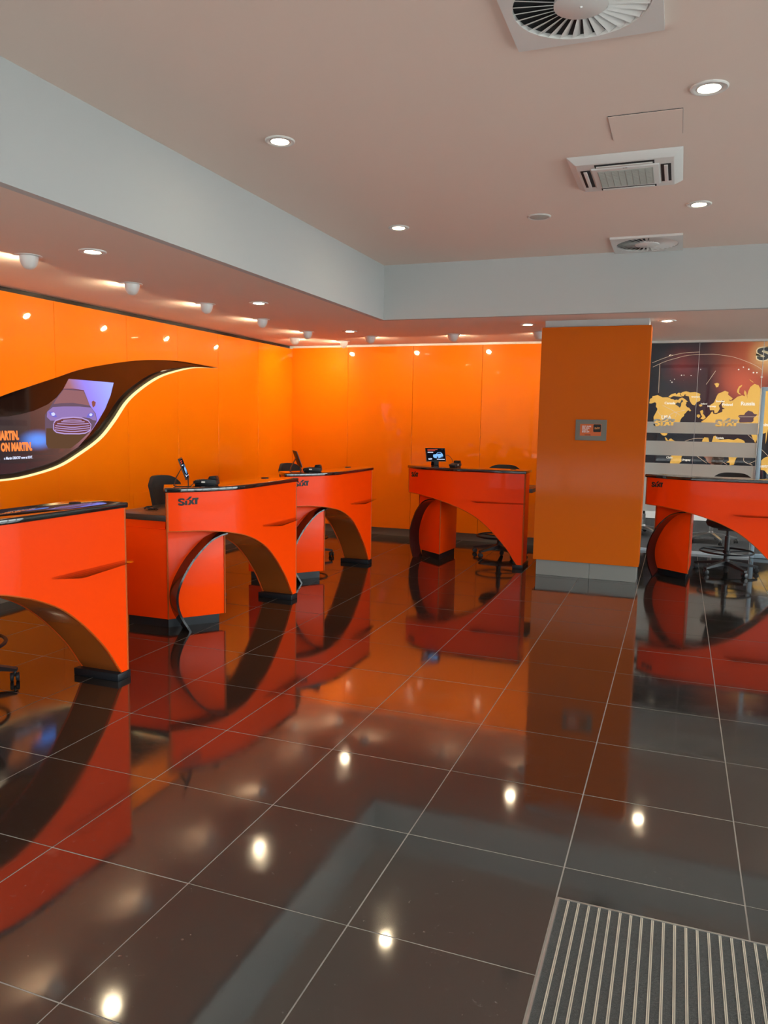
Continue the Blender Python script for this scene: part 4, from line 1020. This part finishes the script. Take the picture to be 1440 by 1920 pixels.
# swirl diffusers
def make_swirl():
    root = empty('swirl_diffuser')
    H = 0.298; Rv = 0.262; n = 48
    m = MB(); sqp = []
    for k in range(n):
        t = 2 * PI * k / n; c, s = math.cos(t), math.sin(t); q = H / max(abs(c), abs(s)); sqp.append((c * q, s * q))
    z0, z1 = -0.001, -0.020
    ci = [(Rv * math.cos(2 * PI * k / n), Rv * math.sin(2 * PI * k / n)) for k in range(n)]
    m.sweep4([(*p, z0) for p in sqp], [(*p, z1) for p in sqp], [(*p, z1) for p in ci], [(*p, z0) for p in ci], close=True)
    m.build('face_plate', 'white_enamel', root, smooth=30)
    MB().lathe([(0.0, -0.0015), (Rv, -0.0015), (Rv, -0.003), (0.0, -0.003)], 32).build('duct', 'vent_dark', root)
    MB().lathe([(0.0, -0.024), (0.098, -0.0225), (0.104, -0.019), (0.104, -0.004)], 32).build('hub_disc', 'white_enamel', root, smooth=50)
    MB().lathe([(0.0, -0.030), (0.006, -0.029), (0.007, -0.024)], 10).build('screw', 'white_enamel', root, smooth=50)
    me = None
    for k in range(32):
        a = 2 * PI * k / 32
        if me is None:
            w0, w1 = 0.0065, 0.017
            v = MB().sweep4([(0.103, w0, -0.016), (0.259, w1, -0.0195)], [(0.103, -w0, -0.007), (0.259, -w1, -0.0052)], [(0.103, -w0, -0.0055), (0.259, -w1, -0.0038)], [(0.103, w0, -0.0145), (0.259, w1, -0.018)]).build('vane', 'white_enamel', root)
            me = v.data
        else: v = obj('vane', me, root)
        v.rotation_euler = (0, 0, a)
    return root
sw = make_swirl(); sw.location = (-0.145, 1.118, ZC); tag(sw, 'square swirl air diffuser at the top edge of the photo, nearest the camera', 'air diffuser', 'swirl ceiling diffusers')
sw2 = copy_tree(sw); sw2.location = (-0.06, 5.372, ZC); tag(sw2, 'square swirl air diffuser beside the far bulkhead', 'air diffuser', 'swirl ceiling diffusers')

# cassette air conditioner
ac = empty('ceiling_air_conditioner', (-0.105, 3.236, ZC)); tag(ac, 'square white cassette air conditioner in the main ceiling', 'air conditioner')
def frustum(h0, z0, h1, z1, hole=None):
    m = MB(); sq0 = [(-h0, -h0, z0), (h0, -h0, z0), (h0, h0, z0), (-h0, h0, z0)]; sq1 = [(-h1, -h1, z1), (h1, -h1, z1), (h1, h1, z1), (-h1, h1, z1)]
    return m.add(sq0 + sq1, [(0, 1, 2, 3), (7, 6, 5, 4)] + [(i, i + 4, (i + 1) % 4 + 4, (i + 1) % 4) for i in range(4)])
frustum(0.338, -0.001, 0.285, -0.040).build('frame', 'white_enamel', ac, bevel=0.004)
frustum(0.205, -0.0405, 0.198, -0.050).build('intake_panel', 'white_enamel', ac, bevel=0.004)
MB().box(-0.165, 0.165, -0.16, 0.165, -0.0525, -0.0505).build('intake_grille', 'ac_grey', ac)
g = MB()
for k in range(24): g.box(-0.163, 0.163, -0.157 + k * 0.0138, -0.153 + k * 0.0138, -0.0545, -0.0528)
for k in range(9): g.box(-0.163 + k * 0.04, -0.16 + k * 0.04, -0.158, 0.163, -0.0545, -0.0528)
g.build('grille_bars', 'ac_grey', ac)
for k in range(4):
    a = k * PI / 2; M = Matrix.Rotation(a, 4, 'Z')
    s = MB().box(-0.175, 0.175, 0.209, 0.268, -0.0425, -0.0405).build('air_slot', 'vent_dark', ac); s.matrix_local = M
    MB().box(-0.165, 0.165, 0.228, 0.250, -0.003, 0.003).build('louver', 'white_enamel', s, bevel=0.002, seg=1, matrix=Matrix.Translation((0, 0, -0.047)))
me = text_mesh('LG', 0.022, bold=0.0006); me.materials.clear(); me.materials.append(MATS['sign_dark']); me.transform(Matrix(((1, 0, 0, -0.01), (0, 1, 0, -0.19), (0, 0, 1, 0), (0, 0, 0, 1))) @ Matrix.Translation((0, 0, -0.0508)) @ Matrix.Scale(-1, 4, (0, 1, 0))); obj('lettering', me, ac)

ht = empty('access_hatch', (0.04, 2.5, ZC)); tag(ht, 'flush square access hatch before the air conditioner', 'hatch')
MB().box(-0.1868, 0.1868, -0.1828, 0.1828, -0.0035, -0.0005).build('frame', 'vent_dark', ht)
MB().box(-0.1855, 0.1855, -0.1815, 0.1815, -0.0055, -0.0036).build('cover', 'ceiling_warm_bounce', ht)
sp = empty('ceiling_speaker', (-0.824, 4.21, ZC)); tag(sp, 'flat round ceiling speaker with grey grille', 'speaker')
MB().lathe([(0.092, 0.0), (0.092, -0.004), (0.084, -0.009), (0.076, -0.007)], 32).build('rim', 'white_enamel', sp, smooth=40)
MB().lathe([(0.077, -0.003), (0.06, -0.008), (0.0, -0.010)], 32).build('grille', 'ac_grey', sp, smooth=60)

# ================================================================== ENTRANCE MAT
mat = empty('entrance_mat', (MATX0, MATY1, 0)); tag(mat, 'grey ribbed entrance mat with metal rails at the bottom right', 'mat')
mw, ml = MATX1 - MATX0, MATY1 - MATY0
MB().box(0, mw, -0.007, 0.0, -0.01, 0.003).build('edge_frame', 'aluminium', mat)
MB().box(0, 0.007, -ml, -0.007, -0.01, 0.003).build('edge_frame', 'aluminium', mat)
MB().box(mw - 0.007, mw, -ml, -0.007, -0.01, 0.003).build('edge_frame', 'aluminium', mat)
MB().box(0.007, mw - 0.007, -ml, -0.007, -0.02, -0.009).build('tray', 'vent_dark', mat)
pitch_ = 0.0336; rm = tm = None; k = 0
while 0.012 + (k + 1) * pitch_ < mw - 0.006:
    x0 = 0.009 + k * pitch_
    if tm is None:
        o = MB().box(0, 0.0245, -ml + 0.003, -0.0085, -0.0088, 0.0015).build('textile_strip', 'mat_textile', mat); tm = o.data
        o2 = MB().box(0, 0.0028, -ml + 0.003, -0.0085, -0.0088, 0.0022).box(0.0028, 0.0052, -ml + 0.003, -0.0085, -0.0088, -0.0075).box(0.0052, 0.0078, -ml + 0.003, -0.0085, -0.0088, 0.0018).build('metal_rail', 'mat_rail', mat); rm = o2.data
    else:
        o = obj('textile_strip', tm, mat); o2 = obj('metal_rail', rm, mat)
    o.location = (x0, 0, 0); o2.location = (x0 + 0.0252, 0, 0)
    k += 1

# ================================================================== BACK OFFICE
mural = empty('world_map_mural', (1.2, YO - 0.001, 0)); tag(mural, 'dark world map mural with golden continents behind the glass wall', 'mural')
FM = lambda x, y, z: (x - 1.2, -z, y)
MB().prism([(-1.55, 0.33), (XR - 0.05, 0.33), (XR - 0.05, 3.45), (-1.55, 3.45)], 0, 0.004, FM).build('print', 'mural_print', mural)
for p in CONTINENTS: MB().prism(p, 0.0042, 0.006, FM).build('continent', 'map_gold', mural)
MB().prism(STEPPE, 0.0061, 0.0065, FM).build('map_region', 'map_purple', mural)
MB().prism(HUDSON, 0.0061, 0.0065, FM).build('map_bay', 'map_black', mural)
for l in MAP_LINES: MB().prism(ribbon(resample(l, 14) if len(l) > 2 else l, 0.0035), 0.0066, 0.007, FM).build('map_line', 'map_line', mural)
def mtext(t, x, z, h):
    me = text_mesh(t, h / 0.72, bold=h * 0.05); me.materials.clear(); me.materials.append(MATS['map_white']); me.transform(FRAME_BACK(x - 1.2, -0.0075, z)); obj('map_lettering', me, mural)
for t, x, z, h in MAP_LABELS: mtext(t, x, z, h)
for x, z, r in MAP_STARS: MB().prism([(x + r * math.cos(t), z + r * math.sin(t)) for t in np.linspace(0, 2 * PI, 9)[:-1]], 0.0066, 0.007, FM).build('map_star', 'map_white', mural)
ml_ = MB(); mh = MB(); (lx, lz), _t = MAP_LOGO; LS = 0.56
for p in LOGO:
    ml_.prism([(lx + a * LS, lz + b * LS) for a, b in p], 0.0105, 0.012, FM)
    pp = [(lx + a * LS, lz + b * LS) for a, b in p]
    mh.prism(ribbon(pp + pp[:2], 0.018), 0.0085, 0.009, FM)
mh.build('logo_halo', 'map_halo', mural); ml_.build('logo_lettering', 'map_black', mural)

def office_light():
    ol = empty('office_ceiling_panel')
    MB().box(-0.62, 0.62, -0.32, 0.32, -0.03, -0.001).build('housing', 'white_enamel', ol)
    MB().box(-0.6, 0.6, -0.3, 0.3, -0.034, -0.0305).build('diffuser', 'office_panel_light', ol)
    return ol
ol = office_light()
for k, (x, lab) in enumerate(((-0.3, 'office light panel over the map room, left of three'), (1.6, 'office light panel over the map room, middle of three'), (3.5, 'office light panel over the map room, right of three'))):
    o = ol if k == 0 else copy_tree(ol)
    o.location = (x, 9.6, 3.5); tag(o, lab, 'ceiling light', 'office light panels')

chair = make_stool(0.47, ring=False, back=0.42, metal='steel_brushed')
chair.location = (0.80, 9.60, 0); chair.rotation_euler = (0, 0, math.radians(-90)); tag(chair, 'office chair under the seated person behind the glass', 'office chair', 'office chairs')
chair2 = copy_tree(chair); chair2.location = (-0.12, 9.95, 0); chair2.rotation_euler = (0, 0, math.radians(140)); tag(chair2, 'empty office chair seen past the column through the glass', 'office chair', 'office chairs')

# ---- seated person (faces -x), partly hidden by the frosted bands
def make_person():
    root_loc = Vector((0.78, 9.60, 0.045))
    V = []; E = []; Rd = []
    def v(p, r): V.append(p); Rd.append(r); return len(V) - 1
    def link(a, b): E.append((a, b))
    pel = v((0.03, 0, 0.575), (0.15, 0.13)); sp1 = v((0.035, 0, 0.69), (0.135, 0.115)); sp2 = v((0.025, 0, 0.80), (0.145, 0.12)); ch = v((0.015, 0, 0.90), (0.125, 0.11)); nk = v((0.0, 0, 0.985), (0.055, 0.055)); hd = v((-0.012, 0, 1.07), (0.05, 0.05))
    for a, b in ((pel, sp1), (sp1, sp2), (sp2, ch), (ch, nk), (nk, hd)): link(a, b)
    for s in (-1, 1):
        hip = v((0.0, s * 0.09, 0.555), (0.085, 0.085)); kn = v((-0.40, s * 0.11, 0.545), (0.058, 0.058)); an = v((-0.36, s * 0.11, 0.06), (0.038, 0.038)); to = v((-0.53, s * 0.12, -0.005), (0.038, 0.03))
        for a, b in ((pel, hip), (hip, kn), (kn, an), (an, to)): link(a, b)
        sh = v((0.02, s * 0.165, 0.895), (0.058, 0.058)); el = v((-0.03, s * 0.235, 0.655), (0.043, 0.043)); wr = v((-0.24, s * 0.16, 0.655), (0.027, 0.027)); pm = v((-0.31, s * 0.145, 0.650), (0.036, 0.018)); kn2 = v((-0.355, s * 0.14, 0.645), (0.034, 0.016))
        for a, b in ((ch, sh), (sh, el), (el, wr), (wr, pm), (pm, kn2)): link(a, b)
        for q in range(4):
            ln = (0.055, 0.066, 0.070, 0.060)[q]; oy = (-0.03 + q * 0.02) * -s
            f0 = v((-0.365, s * 0.14 + oy, 0.648), (0.0085, 0.0085)); f1 = v((-0.365 - ln * 0.6, s * 0.14 + oy, 0.640), (0.0080, 0.0080)); f2 = v((-0.365 - ln, s * 0.14 + oy, 0.622), (0.0075, 0.0075))
            link(kn2, f0); link(f0, f1); link(f1, f2)
        t0 = v((-0.285, s * 0.14 - s * 0.042, 0.650), (0.011, 0.011)); t1 = v((-0.325, s * 0.14 - s * 0.060, 0.642), (0.0095, 0.0095)); t2 = v((-0.355, s * 0.14 - s * 0.058, 0.634), (0.0085, 0.0085))
        link(pm, t0); link(t0, t1); link(t1, t2)
    me = bpy.data.meshes.new('skel'); me.from_pydata(V, E, [])
    so = bpy.data.objects.new('skel', me); COL.objects.link(so)
    so.modifiers.new('skin', 'SKIN'); sub = so.modifiers.new('sub', 'SUBSURF'); sub.levels = 2; sub.render_levels = 2
    if not me.skin_vertices: me.skin_vertices.new()
    for i, r in enumerate(Rd): me.skin_vertices[0].data[i].radius = r
    me.skin_vertices[0].data[0].use_root = True
    bpy.context.view_layer.update()
    body = bpy.data.meshes.new_from_object(so.evaluated_get(bpy.context.evaluated_depsgraph_get()))
    bpy.data.objects.remove(so, do_unlink=True)
    # head: shaped sphere joined to the neck
    bm = bmesh.new(); bm.from_mesh(body)
    hc = Vector((-0.02, 0, 1.175))
    hv = bmesh.ops.create_uvsphere(bm, u_segments=40, v_segments=30, radius=1.0)['verts']
    for q in hv:
        x, y, z = q.co
        X = x * 0.098; Y = y * 0.076; Z = z * 0.122
        if z < 0: Y *= 1 - 0.30 * (-z) ** 1.5; X = X * (1 - 0.12 * -z)
        if x < 0:
            g = lambda zc, yc, sz, sy: math.exp(-((z - zc) / sz) ** 2 - ((y - yc) / sy) ** 2)
            X -= 0.030 * g(-0.22, 0, 0.16, 0.16) + 0.012 * g(0.02, 0, 0.20, 0.13)         # nose
            X -= 0.010 * g(-0.56, 0, 0.07, 0.28) + 0.008 * g(-0.66, 0, 0.06, 0.25)         # lips
            X += 0.007 * g(-0.61, 0, 0.03, 0.30)
            X -= 0.022 * g(-0.90, 0, 0.18, 0.45)                                            # chin
            for s in (-1, 1): X += 0.012 * g(0.06, s * 0.42, 0.10, 0.20)                    # eye sockets
            X -= 0.006 * g(0.24, 0, 0.10, 0.7)                                              # brow
        q.co = hc + Vector((X, Y, Z))
    bm.to_mesh(body); bm.free()
    for m in ('cloth_orange', 'cloth_dark', 'skin'): body.materials.append(MATS[m])
    for p in body.polygons:
        c = p.center; p.use_smooth = True
        if c.z > 0.985: k = 2
        elif c.x < -0.225 and 0.60 < c.z < 0.70: k = 2
        elif c.z < 0.64 and not (abs(c.y) > 0.19 and c.z > 0.6): k = 1
        else: k = 0
        p.material_index = k
    o = obj('person', body); o.location = root_loc
    tag(o, 'person with long brown hair and orange top sitting behind the glass, facing left', 'person')
    # eyes and ears
    for s in (-1, 1):
        e = MB().lathe([(0.0, -0.012), (0.008, -0.009), (0.012, 0.0), (0.008, 0.009), (0.0, 0.012)], 14).build('eye', 'map_white', o, smooth=80); e.location = (-0.096, s * 0.031, 1.182)
        i = MB().lathe([(0.0, 0.0), (0.0055, 0.0), (0.0055, 0.001), (0.0, 0.001)], 12).build('iris', 'map_black', e); i.matrix_local = Matrix.Translation((-0.0115, 0, 0)) @ Matrix.Rotation(-PI / 2, 4, 'Y')
    # hair: cap plus shoulder-length mass at the back
    bm = bmesh.new(); bmesh.ops.create_uvsphere(bm, u_segments=36, v_segments=28, radius=1.0)
    for q in bm.verts:
        x, y, z = q.co
        X, Y, Z = x * 0.115, y * 0.096, z * 0.138
        if z < 0.1:
            Z *= 1.45 if x > -0.1 else 1.0; X += 0.02 * (0.1 - z)
        wav = 0.006 * math.sin(18 * z + 5 * math.atan2(y, x)) + 0.004 * math.sin(31 * z + 9 * y)
        X += wav * x; Y += wav * y
        if x < -0.25 and z < 0.45: X = max(X, -0.02 + 0.02 * z)
        q.co = hc + Vector((X + 0.018, Y, Z + 0.006))
    hm = bpy.data.meshes.new('hair'); bm.to_mesh(hm); bm.free(); hm.materials.append(MATS['hair_brown'])
    for p in hm.polygons: p.use_smooth = True
    obj('hair', hm, o)
    return o
make_person()

# ================================================================== BARE STREET TREES OUTSIDE (seen only as reflections)
def tree(seed, loc, h, label):
    rnd = random.Random(seed); root = empty('bare_tree', loc); trunk = MB(); br = MB()
    def grow_(p, d, L, r, lev, mb):
        pts = [p]; rs = [r]; q = p.copy(); dd_ = d.copy()
        for k in range(4):
            dd_ = (dd_ + Vector((rnd.uniform(-.18, .18), rnd.uniform(-.18, .18), rnd.uniform(-.05, .12)))).normalized()
            q = q + dd_ * L / 4; pts.append(q.copy()); rs.append(r * (1 - 0.14 * (k + 1)))
        mb.tube(pts, rs, 7 if lev < 2 else 4)
        if lev >= 4: return
        for k in range(4 if lev < 2 else 3):
            t = rnd.randint(2, 4); ax = Vector((rnd.uniform(-1, 1), rnd.uniform(-1, 1), rnd.uniform(0.1, 0.8))).normalized()
            grow_(pts[t].copy(), (dd_ * 0.55 + ax * 0.8).normalized(), L * rnd.uniform(.5, .72), rs[t] * 0.6, lev + 1, br)
    grow_(Vector((0, 0, -0.05)), Vector((0, 0, 1)), h * 0.42, 0.11, 0, trunk)
    trunk.build('trunk', 'bark', root, smooth=60); b = br.build('branches', 'bark', root, smooth=60)
    tag(root, label, 'tree', 'bare street trees')
tree(3, (9.5, -1.5, -0.04), 7.0, 'bare street tree outside the side windows')
tree(5, (2.6, -9.0, -0.04), 7.5, 'bare street tree outside the entrance windows')
